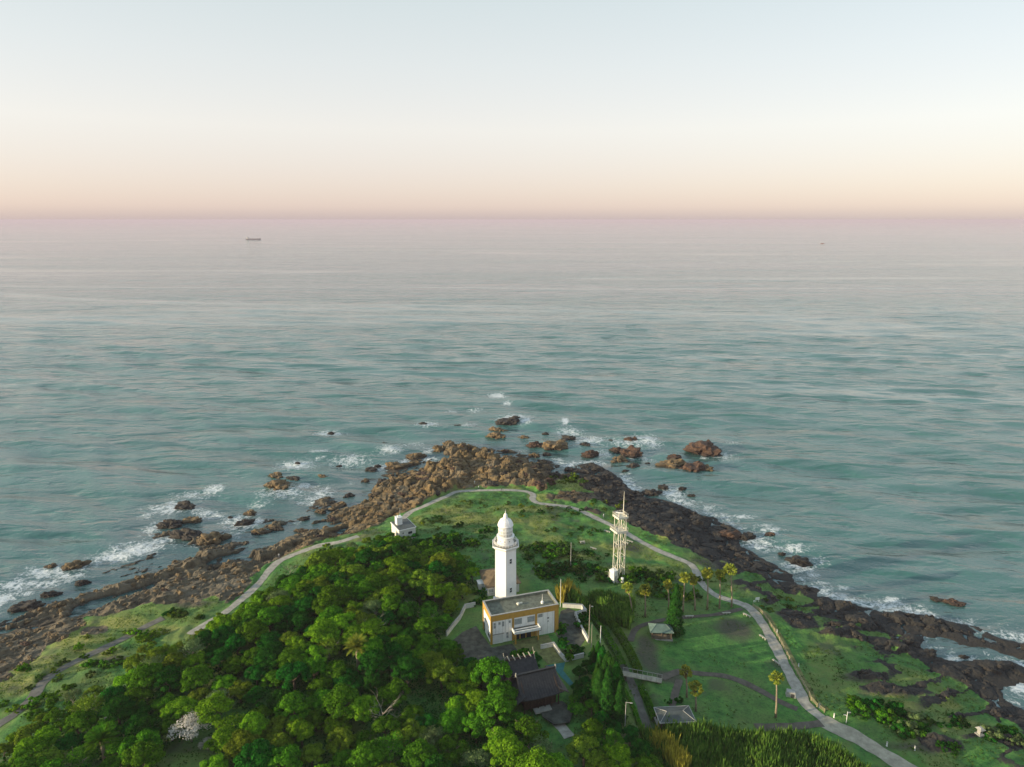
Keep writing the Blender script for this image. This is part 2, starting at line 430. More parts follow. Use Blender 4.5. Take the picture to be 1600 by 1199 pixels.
wet = maprange(t, sz.outputs[2], .15, 1.1, .8, 0)            # algae and wet stone near the tide line
wn = nd(t, 'ShaderNodeMath', operation='MULTIPLY'); t.links.new(wet, wn.inputs[0]); t.links.new(maprange(t, n1, .3, .6, .5, 1.1), wn.inputs[1])
rk = mix(t, rk, (.022, .020, .017), wn.outputs[0])
th = nd(t, 'ShaderNodeMath', operation='ADD'); t.links.new(sp.outputs[0], th.inputs[0]); t.links.new(maprange(t, n2, 0, 1, -.3, .3), th.inputs[1])
cc = mix(t, gr, rk, maprange(t, th.outputs[0], .4, .6))
t.links.new(cc, b.inputs['Base Color'])
b.inputs['Roughness'].default_value = .9
bp = nd(t, 'ShaderNodeBump', Strength=.7, Distance=.35)
t.links.new(n2, bp.inputs['Height']); t.links.new(bp.outputs[0], b.inputs['Normal'])

# loose rocks
def rockmat(name, c1, c2, c3):
    m, t, b = newmat(name)
    g = nd(t, 'ShaderNodeNewGeometry'); P = g.outputs['Position']
    sz = nd(t, 'ShaderNodeSeparateXYZ'); t.links.new(P, sz.inputs[0])
    n1 = noisetex(t, P, .45, 6, .65); n2 = noisetex(t, P, 1.7, 5, .7)
    c = mix(t, c1, c2, maprange(t, n1, .34, .66)); c = mix(t, c, c3, maprange(t, n2, .5, .7, 0, .8))
    wet = nd(t, 'ShaderNodeMath', operation='MULTIPLY')
    t.links.new(maprange(t, sz.outputs[2], .2, 1.5, 1, 0), wet.inputs[0]); t.links.new(maprange(t, n1, .3, .6, .5, 1.1), wet.inputs[1])
    c = mix(t, c, (.02, .018, .015), wet.outputs[0])
    t.links.new(c, b.inputs['Base Color']); b.inputs['Roughness'].default_value = .85
    bp = nd(t, 'ShaderNodeBump', Strength=.8, Distance=.3); t.links.new(n2, bp.inputs['Height']); t.links.new(bp.outputs[0], b.inputs['Normal'])
rockmat('rock_brown', (.07, .05, .026), (.235, .16, .075), (.038, .03, .02))
rockmat('rock_dark', (.018, .016, .014), (.055, .046, .034), (.012, .011, .010))  # black wet stone; on the right shore its tone also carries painted shade
rockmat('rock_rust', (.04, .023, .016), (.115, .062, .035), (.02, .015, .013))

# sea
m, t, b = newmat('sea_water')
fa = nd(t, 'ShaderNodeAttribute', attribute_name='foam')
g = nd(t, 'ShaderNodeNewGeometry'); P = g.outputs['Position']
def stretched(rot, sx_, sy_):
    mp = nd(t, 'ShaderNodeMapping'); mp.inputs['Rotation'].default_value = (0, 0, R(rot)); mp.inputs['Scale'].default_value = (sx_, sy_, 1)
    t.links.new(P, mp.inputs[0]); return mp.outputs[0]
w1 = noisetex(t, stretched(10, .42, 1), .145, 2, .5)
w2 = noisetex(t, stretched(-12, .6, 1), .85, 4, .6)
w3 = noisetex(t, stretched(11, .40, 1), .05, 2, .5)
w4 = noisetex(t, stretched(8, .35, 1), .014, 2, .5)
sl = noisetex(t, stretched(4, .16, 1), .0045, 4, .55)
def sharp(v):                                   # rounded troughs, peaked crests
    a = nd(t, 'ShaderNodeMath', operation='SUBTRACT'); t.links.new(v, a.inputs[0]); a.inputs[1].default_value = .5
    b_ = nd(t, 'ShaderNodeMath', operation='ABSOLUTE'); t.links.new(a.outputs[0], b_.inputs[0])
    c_ = nd(t, 'ShaderNodeMath', operation='MULTIPLY_ADD'); t.links.new(b_.outputs[0], c_.inputs[0]); c_.inputs[1].default_value = -.9; t.links.new(v, c_.inputs[2])
    return c_.outputs[0]
def madd(v, k, add=None):
    n_ = nd(t, 'ShaderNodeMath', operation='MULTIPLY_ADD'); t.links.new(v, n_.inputs[0]); n_.inputs[1].default_value = k
    if add is not None: t.links.new(add, n_.inputs[2])
    else: n_.inputs[2].default_value = 0
    return n_.outputs[0]
hgt = madd(sharp(w4), 5.0, madd(sharp(w3), 2.9, madd(sharp(w1), 1.6, madd(w2, .38))))
slk = noisetex(t, stretched(5, .10, 1), .0016, 3, .5)          # long smooth slicks
sa_ = nd(t, 'ShaderNodeMath', operation='SUBTRACT'); t.links.new(slk, sa_.inputs[0]); sa_.inputs[1].default_value = .5
sb_ = nd(t, 'ShaderNodeMath', operation='ABSOLUTE'); t.links.new(sa_.outputs[0], sb_.inputs[0])
bp = nd(t, 'ShaderNodeBump', Strength=1.0, Distance=.82)
t.links.new(maprange(t, sb_.outputs[0], .002, .012, .35, 1.0), bp.inputs['Strength'])
t.links.new(hgt, bp.inputs['Height'])
body = mix(t, (.026, .115, .095), (.058, .160, .140), maprange(t, w3, .35, .65))
shal = mix(t, body, (.05, .105, .105), fa.outputs['Alpha'])
fn1 = noisetex(t, P, .42, 6, .72)
fn2 = nd(t, 'ShaderNodeTexNoise', Scale=.16, Detail=5, Roughness=.65, Distortion=1.6); t.links.new(P, fn2.inputs['Vector'])
lace = nd(t, 'ShaderNodeMath', operation='ABSOLUTE'); 
sub = nd(t, 'ShaderNodeMath', operation='SUBTRACT'); t.links.new(fn2.outputs['Fac'], sub.inputs[0]); sub.inputs[1].default_value = .5
t.links.new(sub.outputs[0], lace.inputs[0])
lc = maprange(t, lace.outputs[0], 0, .10, .30, -.12)
s1 = nd(t, 'ShaderNodeSeparateColor'); t.links.new(fa.outputs['Color'], s1.inputs[0])
q1 = nd(t, 'ShaderNodeMath', operation='ADD'); t.links.new(s1.outputs[0], q1.inputs[0]); t.links.new(maprange(t, fn1, .2, .8, -.55, .55), q1.inputs[1])
q2 = nd(t, 'ShaderNodeMath', operation='ADD'); t.links.new(q1.outputs[0], q2.inputs[0]); t.links.new(lc, q2.inputs[1])
fn3 = noisetex(t, P, 1.3, 4, .7)
q3 = nd(t, 'ShaderNodeMath', operation='ADD'); t.links.new(q2.outputs[0], q3.inputs[0]); t.links.new(maprange(t, fn3, .25, .75, -.3, .3), q3.inputs[1])
ff = maprange(t, q3.outputs[0], .5, 1.12, 0, .95)
ffm = nd(t, 'ShaderNodeMath', operation='MULTIPLY'); t.links.new(ff, ffm.inputs[0]); t.links.new(maprange(t, s1.outputs[0], .02, .2), ffm.inputs[1])
colr = mix(t, shal, (.78, .80, .79), ffm.outputs[0])
t.links.new(colr, b.inputs['Base Color'])
b.inputs['IOR'].default_value = 1.75
rr = nd(t, 'ShaderNodeMath', operation='ADD'); t.links.new(maprange(t, sl, .35, .7, .05, .14), rr.inputs[0]); t.links.new(maprange(t, ffm.outputs[0], 0, 1, 0, .5), rr.inputs[1])
t.links.new(rr.outputs[0], b.inputs['Roughness'])
t.links.new(bp.outputs[0], b.inputs['Normal'])

# ------------------------------------------------------------------ mesh helpers
class MB:
    def __init__(s): s.v = []; s.f = []
    def add(s, vs, fs):
        o = len(s.v); s.v += [tuple(q) for q in vs]; s.f += [tuple(i + o for i in f) for f in fs]; return s
    def box(s, c, d, rz=0.0, taper=1.0):
        cx, cy, cz = c; hx, hy, hz = d[0] / 2, d[1] / 2, d[2] / 2; k, n = math.cos(rz), math.sin(rz); vs = []
        for z, tp in ((-hz, 1), (hz, taper)):
            for x, y in ((-hx, -hy), (hx, -hy), (hx, hy), (-hx, hy)):
                x *= tp; y *= tp; vs.append((cx + x * k - y * n, cy + x * n + y * k, cz + z))
        return s.add(vs, [(3, 2, 1, 0), (4, 5, 6, 7), (0, 1, 5, 4), (1, 2, 6, 5), (2, 3, 7, 6), (3, 0, 4, 7)])
    def tube(s, pts, rad, n=6, cap=True):
        pts = [Vector(p) for p in pts]; rads = rad if isinstance(rad, (list, tuple)) else [rad] * len(pts); vs = []; fs = []
        for i, p in enumerate(pts):
            d = (pts[min(i + 1, len(pts) - 1)] - pts[max(i - 1, 0)]).normalized()
            a = d.orthogonal().normalized() if abs(d.z) < .99 else Vector((1, 0, 0)); a = (a - d * a.dot(d)).normalized(); bb = d.cross(a)
            for k in range(n):
                q = 2 * math.pi * k / n; vs.append(p + (a * math.cos(q) + bb * math.sin(q)) * rads[i])
        for i in range(len(pts) - 1):
            for k in range(n): fs.append((i * n + k, i * n + (k + 1) % n, (i + 1) * n + (k + 1) % n, (i + 1) * n + k))
        if cap: fs += [tuple(range(n - 1, -1, -1)), tuple(range((len(pts) - 1) * n, len(pts) * n))]
        return s.add(vs, fs)
    def lathe(s, prof, n=24, c=(0, 0, 0), a0=0.0):
        vs = []; fs = []
        for r, z in prof:
            for k in range(n):
                q = a0 + 2 * math.pi * k / n; vs.append((c[0] + r * math.cos(q), c[1] + r * math.sin(q), c[2] + z))
        for i in range(len(prof) - 1):
            for k in range(n): fs.append((i * n + k, i * n + (k + 1) % n, (i + 1) * n + (k + 1) % n, (i + 1) * n + k))
        fs += [tuple(range(n - 1, -1, -1)), tuple(range((len(prof) - 1) * n, len(prof) * n))]
        return s.add(vs, fs)
    def ring(s, r, z, th, n=32, c=(0, 0, 0)):
        return s.lathe_open([(r - th, z - th), (r + th, z - th), (r + th, z + th), (r - th, z + th), (r - th, z - th)], n, c)
    def lathe_open(s, prof, n, c):
        vs = []; fs = []
        for r, z in prof:
            for k in range(n):
                q = 2 * math.pi * k / n; vs.append((c[0] + r * math.cos(q), c[1] + r * math.sin(q), c[2] + z))
        for i in range(len(prof) - 1):
            for k in range(n): fs.append((i * n + k, i * n + (k + 1) % n, (i + 1) * n + (k + 1) % n, (i + 1) * n + k))
        return s.add(vs, fs)
    def prism(s, poly, z0, z1):
        n = len(poly); vs = [(x, y, z0) for x, y in poly] + [(x, y, z1) for x, y in poly]
        return s.add(vs, [tuple(range(n - 1, -1, -1)), tuple(range(n, 2 * n))] + [(i, (i + 1) % n, n + (i + 1) % n, n + i) for i in range(n)])
    def quad(s, a, b, c, d): return s.add([a, b, c, d], [(0, 1, 2, 3)])
    def mesh(s, name, smooth=False):
        me = bpy.data.meshes.new(name); me.from_pydata(s.v, [], s.f); me.update()
        if smooth: me.polygons.foreach_set('use_smooth', [True] * len(me.polygons))
        return me
    def build(s, name, mat, parent=None, smooth=False):
        me = s.mesh(name, smooth); me.materials.append(MATS[mat])
        return link(name, me, parent)
def link(name, me, parent=None):
    o = bpy.data.objects.new(name, me); COL.objects.link(o)
    if parent is not None: o.parent = parent
    return o
def tag(o, label=None, cat=None, group=None, kind=None):
    if label: o['label'] = label
    if cat: o['category'] = cat
    if group: o['group'] = group
    if kind: o['kind'] = kind
    return o
def empty(name, loc=(0, 0, 0), rz=0.0):
    o = bpy.data.objects.new(name, None); COL.objects.link(o); o.location = loc; o.rotation_euler = (0, 0, rz); o.empty_display_size = .5
    return o
def with_mat(o, mat):
    o.material_slots[0].link = 'OBJECT'; o.material_slots[0].material = MATS[mat]; return o
def copy_tree(o, parent=None):
    c = o.copy(); COL.objects.link(c); c.parent = parent
    for ch in list(o.children): copy_tree(ch, c)
    return c
def np_mesh(name, V, F, smooth=True):
    me = bpy.data.meshes.new(name)
    me.vertices.add(len(V)); me.vertices.foreach_set('co', np.asarray(V, np.float32).ravel())
    me.loops.add(F.size); me.loops.foreach_set('vertex_index', F.astype(np.int32).ravel())
    me.polygons.add(len(F)); k = F.shape[1]
    me.polygons.foreach_set('loop_start', np.arange(0, F.size, k, dtype=np.int32))
    me.polygons.foreach_set('use_smooth', np.full(len(F), smooth))
    me.update(calc_edges=True); me.validate()
    return me
def Z(x, y): return float(sample(Hs, x, y))
def G(u, v):                                     # a place on the finished ground under a photo pixel
    p = ground(u, v, Hs); return p

# ------------------------------------------------------------------ setting: cape
ny, nx = X.shape
idx = np.arange(ny * nx).reshape(ny, nx)
keep = (Hs > -2.6)
q = keep[:-1, :-1] | keep[1:, :-1] | keep[:-1, 1:] | keep[1:, 1:]
F = np.stack([idx[:-1, :-1][q], idx[:-1, 1:][q], idx[1:, 1:][q], idx[1:, :-1][q]], 1)
used = np.unique(F); remap = np.full(ny * nx, -1); remap[used] = np.arange(len(used))
jx = (fbm(X / 1.1, Y / 1.1, 131, 2) - .5) * 1.3 * rock; jy = (fbm(X / 1.1, Y / 1.1, 137, 2) - .5) * 1.3 * rock
V = np.stack([(X + jx).ravel()[used], (Y + jy).ravel()[used], Hs.ravel()[used]], 1)
me = np_mesh('headland', V, remap[F], True)
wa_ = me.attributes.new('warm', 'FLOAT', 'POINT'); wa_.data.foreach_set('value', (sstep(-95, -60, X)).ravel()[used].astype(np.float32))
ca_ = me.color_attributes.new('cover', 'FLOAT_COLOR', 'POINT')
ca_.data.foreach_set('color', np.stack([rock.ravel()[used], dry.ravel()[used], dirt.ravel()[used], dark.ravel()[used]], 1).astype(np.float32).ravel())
me.materials.append(MATS['cape_ground'])
me.polygons.foreach_set('use_smooth', (rock[:-1, :-1][q] < .55))
tag(link('headland_terrain', me), 'grassy headland ringed by brown rock reef', None, None, 'structure')

# ------------------------------------------------------------------ setting: sea
rows = list(np.arange(62.0, 560.0, 1.25)); st = 1.25
while rows[-1] < 46000: st *= 1.024; rows.append(rows[-1] + st)
rows = np.array(rows); nc = 540
tt = np.linspace(-1, 1, nc)
SX = tt[None, :] * (rows[:, None] * 1.04 + 70); SY = np.repeat(rows[:, None], nc, 1)
dxy = np.maximum(np.gradient(rows)[:, None], (rows[:, None] * 1.04 + 70) * 2 / nc)
hw = np.zeros(SX.shape); wr = np.random.default_rng(3)
for i in range(26):
    lam = 7 * 1.085 ** i * wr.uniform(.9, 1.1); ang = R(wr.normal(-97, 20)); ph = wr.uniform(0, 6.28)
    a = .0050 * lam ** .95
    kx, ky = math.cos(ang) * 2 * math.pi / lam, math.sin(ang) * 2 * math.pi / lam
    s_ = np.sin(kx * SX + ky * SY + ph + 1.5 * fbm(SX / 90, SY / 90, 300 + i, 2)); hw += a * (s_ + .25 * s_ * s_) * (1 - sstep(.18, .34, dxy / lam))
for lam, dg, am, ph in ((21, -102, .13, .3), (29, -107, .18, 2.1), (38, -105, .25, 4.0), (52, -104, .25, 1.2)):
    kx, ky = math.cos(R(dg)) * 2 * math.pi / lam, math.sin(R(dg)) * 2 * math.pi / lam
    env = .35 + 1.0 * sstep(.38, .62, fbm(SX / 140, SY / 70, int(lam), 2)); s_ = np.sin(kx * SX + ky * SY + ph + 2.2 * fbm(SX / 120, SY / 120, 900 + int(lam), 2)); hw += am * env * (s_ + .3 * s_ * s_) * (1 - sstep(.18, .34, dxy / lam))
lo = ((SX > GX0) & (SX < GX1 - 1) & (SY > GY0) & (SY < GY1 - 1))
landm = np.where(lo, sample(np.clip(sd, -60, 60), SX, SY), -60)
hground = np.where(lo, sample(Hs, SX, SY), -6)
calm = sstep(-24, -2, landm)
hw *= (1 - .92 * calm)
# foam: surf along the exposed reef and the patches where the sea breaks
foam = .74 * np.exp(-((landm + 3.0) / 5.5) ** 2) * sstep(.32, .58, fbm(SX / 16, SY / 16, 77, 3)) * (1 - sstep(-.2, .6, hground))
def foam_patch(u, v, ru, rv, s, ang=0.0):
    global foam
    c = at(u, v, 0); rx = ru * c.y / 1040; ry = abs(at(u, v - rv, 0).y - c.y) + .6
    dx_, dy_ = SX - c.x, SY - c.y; k, n = math.cos(ang), math.sin(ang)
    e_ = ((dx_ * k + dy_ * n) / rx) ** 2 + ((-dx_ * n + dy_ * k) / ry) ** 2
    foam = np.maximum(foam, s * np.exp(-e_ * .9))
FOAM = [(778, 619, 18, 4, 1.0), (792, 631, 8, 3, .9), (668, 665, 20, 5, .95), (732, 666, 14, 4, .8), (742, 642, 14, 2.5, .75), (706, 645, 12, 2.5, .7), (512, 678, 24, 5, .95), (500, 706, 18, 4, .8), (498, 717, 10, 3, .7), (462, 728, 30, 9, 1.0), (545, 720, 36, 10, .72),
        (440, 772, 45, 8, .78), (475, 762, 25, 5, .7), (335, 766, 20, 7, 1.0), (300, 775, 40, 6, .65), (262, 795, 40, 9, .9), (275, 788, 25, 6, .8), (375, 812, 28, 9, .8), (405, 788, 22, 5, .6), (610, 705, 22, 7, .9), (600, 730, 25, 7, .75), (670, 718, 20, 5, .8), (640, 695, 30, 6, .5),
        (805, 655, 30, 6, .95), (820, 660, 14, 5, .9), (883, 660, 6, 6, 1.25), (920, 690, 30, 8, .85), (890, 675, 24, 7, .8), (1010, 690, 24, 12, .9), (985, 695, 40, 7, .7), (1000, 715, 25, 6, .6), (940, 710, 20, 8, .6), (1100, 716, 10, 3, .7), (1130, 715, 26, 7, .55), (1145, 695, 16, 5, .5),
        (1050, 770, 22, 10, .95), (1070, 785, 25, 8, .75), (1110, 795, 20, 6, .6), (1160, 808, 22, 3, .9), (1200, 830, 30, 10, .7), (1185, 850, 30, 14, .8), (1238, 858, 30, 8, .8), (1250, 885, 26, 10, .95), (1285, 878, 16, 6, .7), (1285, 910, 14, 3, .9), (1318, 918, 14, 2, .95), (1270, 898, 20, 3, .7),
        (1390, 937, 20, 4, 1.0), (1340, 940, 26, 6, .65), (1430, 950, 30, 5, .6), (1500, 972, 40, 4, .6), (1570, 995, 30, 4, .6), (1448, 993, 14, 3, .8), (1500, 1030, 35, 4, .75), (1590, 1072, 24, 20, 1.0), (1575, 1100, 22, 8, .8), (1600, 1050, 20, 12, .7), (1470, 1015, 25, 5, .4),
        (215, 858, 50, 12, 1.0), (180, 870, 40, 9, 1.0), (150, 878, 20, 6, .8), (255, 845, 25, 10, .8), (240, 825, 14, 14, .8), (70, 895, 40, 9, 1.0), (30, 915, 35, 9, 1.0), (5, 935, 25, 8, 1.05), (60, 915, 30, 6, .8), (100, 900, 30, 5, .8), (-40, 958, 40, 8, 1.0), (305, 850, 22, 6, .5), (120, 888, 30, 4, .9)]
for f_ in FOAM: foam_patch(*f_)
# scattered whitecaps off the point
foam = np.clip(foam, 0, 1.3)
shallow = sstep(-26, 2, landm) * .85
V = np.stack([SX.ravel(), SY.ravel(), hw.ravel() + .0], 1)
nr = len(rows); idx = np.arange(nr * nc).reshape(nr, nc)
F = np.stack([idx[:-1, :-1].ravel(), idx[:-1, 1:].ravel(), idx[1:, 1:].ravel(), idx[1:, :-1].ravel()], 1)
me = np_mesh('sea', V, F, True)
fa_ = me.color_attributes.new('foam', 'FLOAT_COLOR', 'POINT')
fo = foam.ravel()
fa_.data.foreach_set('color', np.stack([fo, fo, fo, shallow.ravel()], 1).astype(np.float32).ravel())
me.materials.append(MATS['sea_water'])
tag(link('sea', me), 'teal sea with surf breaking on the reef', None, None, 'structure')

# ------------------------------------------------------------------ setting: paths
def ribbon(name, pl, w, mat, label, lift=.07, step=1.0, kind='structure'):
    pts = [Vector((x, y, 0)) for x, y in pl]; out = []
    n = len(pts)
    for i in range(n - 1):
        p0, p1, p2, p3 = pts[max(i - 1, 0)], pts[i], pts[i + 1], pts[min(i + 2, n - 1)]
        k = max(2, int((p2 - p1).length / step))
        for j in range(k):
            s = j / k
            out.append(.5 * (2 * p1 + (p2 - p0) * s + (2 * p0 - 5 * p1 + 4 * p2 - p3) * s * s + (3 * p1 - p0 - 3 * p2 + p3) * s ** 3))
    out.append(pts[-1]); vs = []; fs = []; m_ = 5
    for i, p in enumerate(out):
        d = (out[min(i + 1, len(out) - 1)] - out[max(i - 1, 0)]).normalized(); nrm = Vector((-d.y, d.x, 0))
        ww = w * (1 + .10 * math.sin(i * .37) + .06 * math.sin(i * 1.3))
        zs = []
        for j in range(m_):
            q_ = p + nrm * ww * (j / (m_ - 1) - .5); zs.append((q_, float(sample(Hs, q_.x, q_.y))))
        zc = max(z for _, z in zs[1:-1])
        for j, (q_, z) in enumerate(zs): vs.append((q_.x, q_.y, (zc if 0 < j < m_ - 1 else max(zc - .05, z - .02)) + lift))
    for i in range(len(out) - 1):
        for j in range(m_ - 1): fs.append((i * m_ + j, (i + 1) * m_ + j, (i + 1) * m_ + j + 1, i * m_ + j + 1))
    me = bpy.data.meshes.new(name); me.from_pydata(vs, [], fs); me.update(); me.polygons.foreach_set('use_smooth', [True] * len(fs))
    if len(me.polygons) and me.polygons[0].normal.z < 0: me.flip_normals()
    me.materials.append(MATS[mat])
    return tag(link(name, me), label, None, None, kind), out
PM = {'coast_path': ('path_grey', 'pale coast path curving between reef and wood'), 'point_path': ('path_grey', 'pale path looping round the tip of the headland'),
      'promenade': ('path_grey', 'paved promenade beside the lawn and wooden fence'), 'entrance_road': ('path_tan', 'broad tan road leaving at the lower right'),
      'lower_road': ('road_dark', 'dark narrow road through dry grass on the left shore'), 'lawn_path': ('earth_path', 'brown curved path across the lawn'),
      'branch_path': ('earth_path', 'short brown path to the lower pavilion'), 'cross_path': ('earth_path', 'brown path joining the promenade at its lower end'), 'upper_lawn_path': ('earth_path', 'worn earth path along the upper edge of the lawn')}
path_lines = {}
for i, (k, (pl, w)) in enumerate(path_xy.items()):
    o, path_lines[k] = ribbon(k, pl, w, PM[k][0], PM[k][1], .07 + .006 * i)
def sheet(name, px_pts, z, mat, label, kind='structure', th=.25):
    pts = [tuple(at(u, v, z)[:2]) for u, v in px_pts]
    a = sum(pts[i][0] * pts[(i + 1) % len(pts)][1] - pts[(i + 1) % len(pts)][0] * pts[i][1] for i in range(len(pts)))
    if a < 0: pts = pts[::-1]
    return tag(MB().prism(pts, z - th, z).build(name, mat), label, None, None, kind)
sheet('forecourt_pavement', [(702, 1006), (722, 988), (744, 978), (752, 990), (768, 1012), (800, 1006), (812, 1020), (800, 1040), (792, 1062), (770, 1062), (730, 1042)], 10.05, 'asphalt', 'dark asphalt forecourt left of the museum building')
sheet('service_yard_pavement', [(868, 990), (876, 955), (888, 950), (906, 958), (916, 998), (905, 1012), (880, 1008)], 10.054, 'asphalt', 'dark paved yard right of the museum building')
sheet('entrance_terrace', [(800, 1004), (856, 992), (868, 1010), (880, 1034), (856, 1038), (838, 1018), (812, 1022)], 10.058, 'pale_turf', 'pale terrace before the museum entrance')
sheet('teal_path', [(854, 1040), (883, 1035), (880, 1048), (897, 1069), (893, 1074), (877, 1058), (866, 1044)], 10.062, 'teal_paving', 'teal painted walk beside the shrine')
sheet('shrine_pavement', [(842, 1104), (878, 1095), (896, 1110), (890, 1128), (866, 1132), (848, 1120)], 10.05, 'asphalt', 'grey stone court before the shrine')
o, _ = ribbon('shrine_approach', gpoly([(866, 1122), (878, 1138), (890, 1156)]), 2.4, 'path_grey', 'pale stone approach in front of the shrine', .09)
o, _ = ribbon('wood_track', gpoly([(176, 1108), (170, 1122), (162, 1140)]), 1.8, 'concrete', 'short pale track in the wood at lower left', .10)
ribbon('sunken_lane', lane, 2.0, 'road_dark', 'dark sunken lane between hedges right of the lighthouse', .05)

# ------------------------------------------------------------------ lighthouse
LX, LY = -1.9, 184.5
def make_lighthouse():
    root = empty('lighthouse', (LX, LY, 10.0))
    tag(root, 'tall white six-sided lighthouse with domed lantern and round gallery', 'lighthouse')
    a0 = R(-90 + 2)                                  # one arris faces the viewer
    zt = 18.3
    MB().lathe([(4.3, -.5), (4.3, .7), (4.1, .9)], 6, a0=a0).build('plinth', 'lighthouse_white', root)
    MB().lathe([(3.62, .9), (3.5, zt)], 6, a0=a0).build('tower', 'lighthouse_white', root)
    MB().lathe([(3.52, zt), (3.75, zt + .25), (4.25, zt + .75), (4.45, zt + .85), (4.45, zt + 1.2)], 6, a0=a0).build('cornice', 'lighthouse_white', root)
    MB().lathe([(4.25, zt + 1.2), (4.25, zt + 1.26)], 6, a0=a0).build('gallery_deck', 'deck_grey', root)
    rl = MB()
    for zz in (.35, .7, 1.05): rl.ring(3.45, zt + 1.26 + zz, .035, 36)
    rail = rl.build('railing', 'lighthouse_white', root)
    for k in range(24):
        q = 2 * math.pi * k / 24
        MB().tube([(3.45 * math.cos(q), 3.45 * math.sin(q), zt + 1.24), (3.45 * math.cos(q), 3.45 * math.sin(q), zt + 2.36)], .04, 5).build('baluster', 'lighthouse_white', rail)
    zd = zt + 1.26
    MB().lathe([(2.45, zd), (2.45, zd + .25), (2.32, zd + .35), (2.32, zd + 2.1), (2.62, zd + 2.25), (2.62, zd + 2.45), (2.2, zd + 2.5)], 40).build('drum', 'lighthouse_white', root, False)
    # portholes of the drum
    for q in (-60, -95, -130, -20):
        MB().lathe([(.16, 0), (.16, .06), (.10, .08)], 10).build('vent', 'deck_grey', root).matrix_local = Matrix.Translation((2.31 * math.cos(R(q)), 2.31 * math.sin(R(q)), zd + 1.35)) @ Vector((math.cos(R(q)), math.sin(R(q)), 0)).to_track_quat('Z', 'Y').to_matrix().to_4x4()
    zl = zd + 2.5
    lan = MB().lathe([(2.02, zl), (2.02, zl + 3.0)], 32).build('lantern_room', 'lantern_glass', root, True)
    for k in range(16):
        q = 2 * math.pi * k / 16 + .1
        MB().tube([(2.06 * math.cos(q), 2.06 * math.sin(q), zl), (2.06 * math.cos(q), 2.06 * math.sin(q), zl + 3.0)], .05, 5).build('glazing_bar', 'lighthouse_white', lan)
    hb = MB()
    for zz in (.04, 1.0, 2.0): hb.ring(2.08, zl + zz, .06, 36)
    hb.build('glazing_ring', 'lighthouse_white', lan)
    zc = zl + 3.0
    prof = [(2.05, zc), (2.3, zc + .05), (2.3, zc + .3), (2.2, zc + .35)]
    for k in range(1, 10):
        q = k / 10 * math.pi / 2; prof.append((2.15 * math.cos(q), zc + .4 + 1.95 * math.sin(q)))
    prof += [(.55, zc + 2.35), (.5, zc + 2.6)]
    dome = MB().lathe(prof, 40).build('dome', 'lighthouse_white', root, True)
    rb = []
    for k in range(12):
        q = 2 * math.pi * k / 12; pts = []
        for j in range(8):
            s_ = j / 8 * math.pi / 2; r_ = 2.18 * math.cos(s_); pts.append((r_ * math.cos(q), r_ * math.sin(q), zc + .4 + 1.98 * math.sin(s_)))
        MB().tube(pts, .045, 4).build('rib', 'lighthouse_white', dome)
    MB().lathe([(.5, zc + 2.6), (.62, zc + 2.7), (.62, zc + 2.95), (.45, zc + 3.05), (.55, zc + 3.3), (.45, zc + 3.6), (.15, zc + 3.75), (.1, zc + 4.1), (.16, zc + 4.2), (.04, zc + 4.45), (.02, zc + 5.0)], 16).build('ventilator', 'lighthouse_white', root, True)
    # windows in the face right of the arris
    fa = R(-60 + 2)                                   # direction of that face's normal
    nrm = Vector((math.cos(fa), math.sin(fa), 0)); tan = Vector((-nrm.y, nrm.x, 0))
    for vv in (878.0, 923.0, 960):
        z = zat(vv, LY - 3.0) - 10.0
        rr = (3.62 + (3.5 - 3.62) * z / zt) * math.cos(R(30)) + .01
        w = empty('window'); w.parent = root
        w.matrix_local = Matrix.Translation(nrm * rr + tan * -.15 + Vector((0, 0, z))) @ Matrix.Rotation(fa + math.pi / 2, 4, 'Z')
        MB().box((0, 0, 0), (.72, .10, 1.5)).build('pane', 'dark_glass', w)
        f = MB(); f.box((0, -.07, 0), (.66, .06, .10)); f.box((0, -.08, -.8), (.9, .22, .12)); f.box((0, -.08, .8), (.9, .16, .1)); f.box((-.4, -.07, 0), (.09, .12, 1.5)); f.box((.4, -.07, 0), (.09, .12, 1.5)); f.build('frame', 'lighthouse_white', w)
    MB().box((2.6, -2.9, 1.6), (1.7, 2.2, 3.2), R(30)).build('porch', 'lighthouse_white', root)
    return root
make_lighthouse()

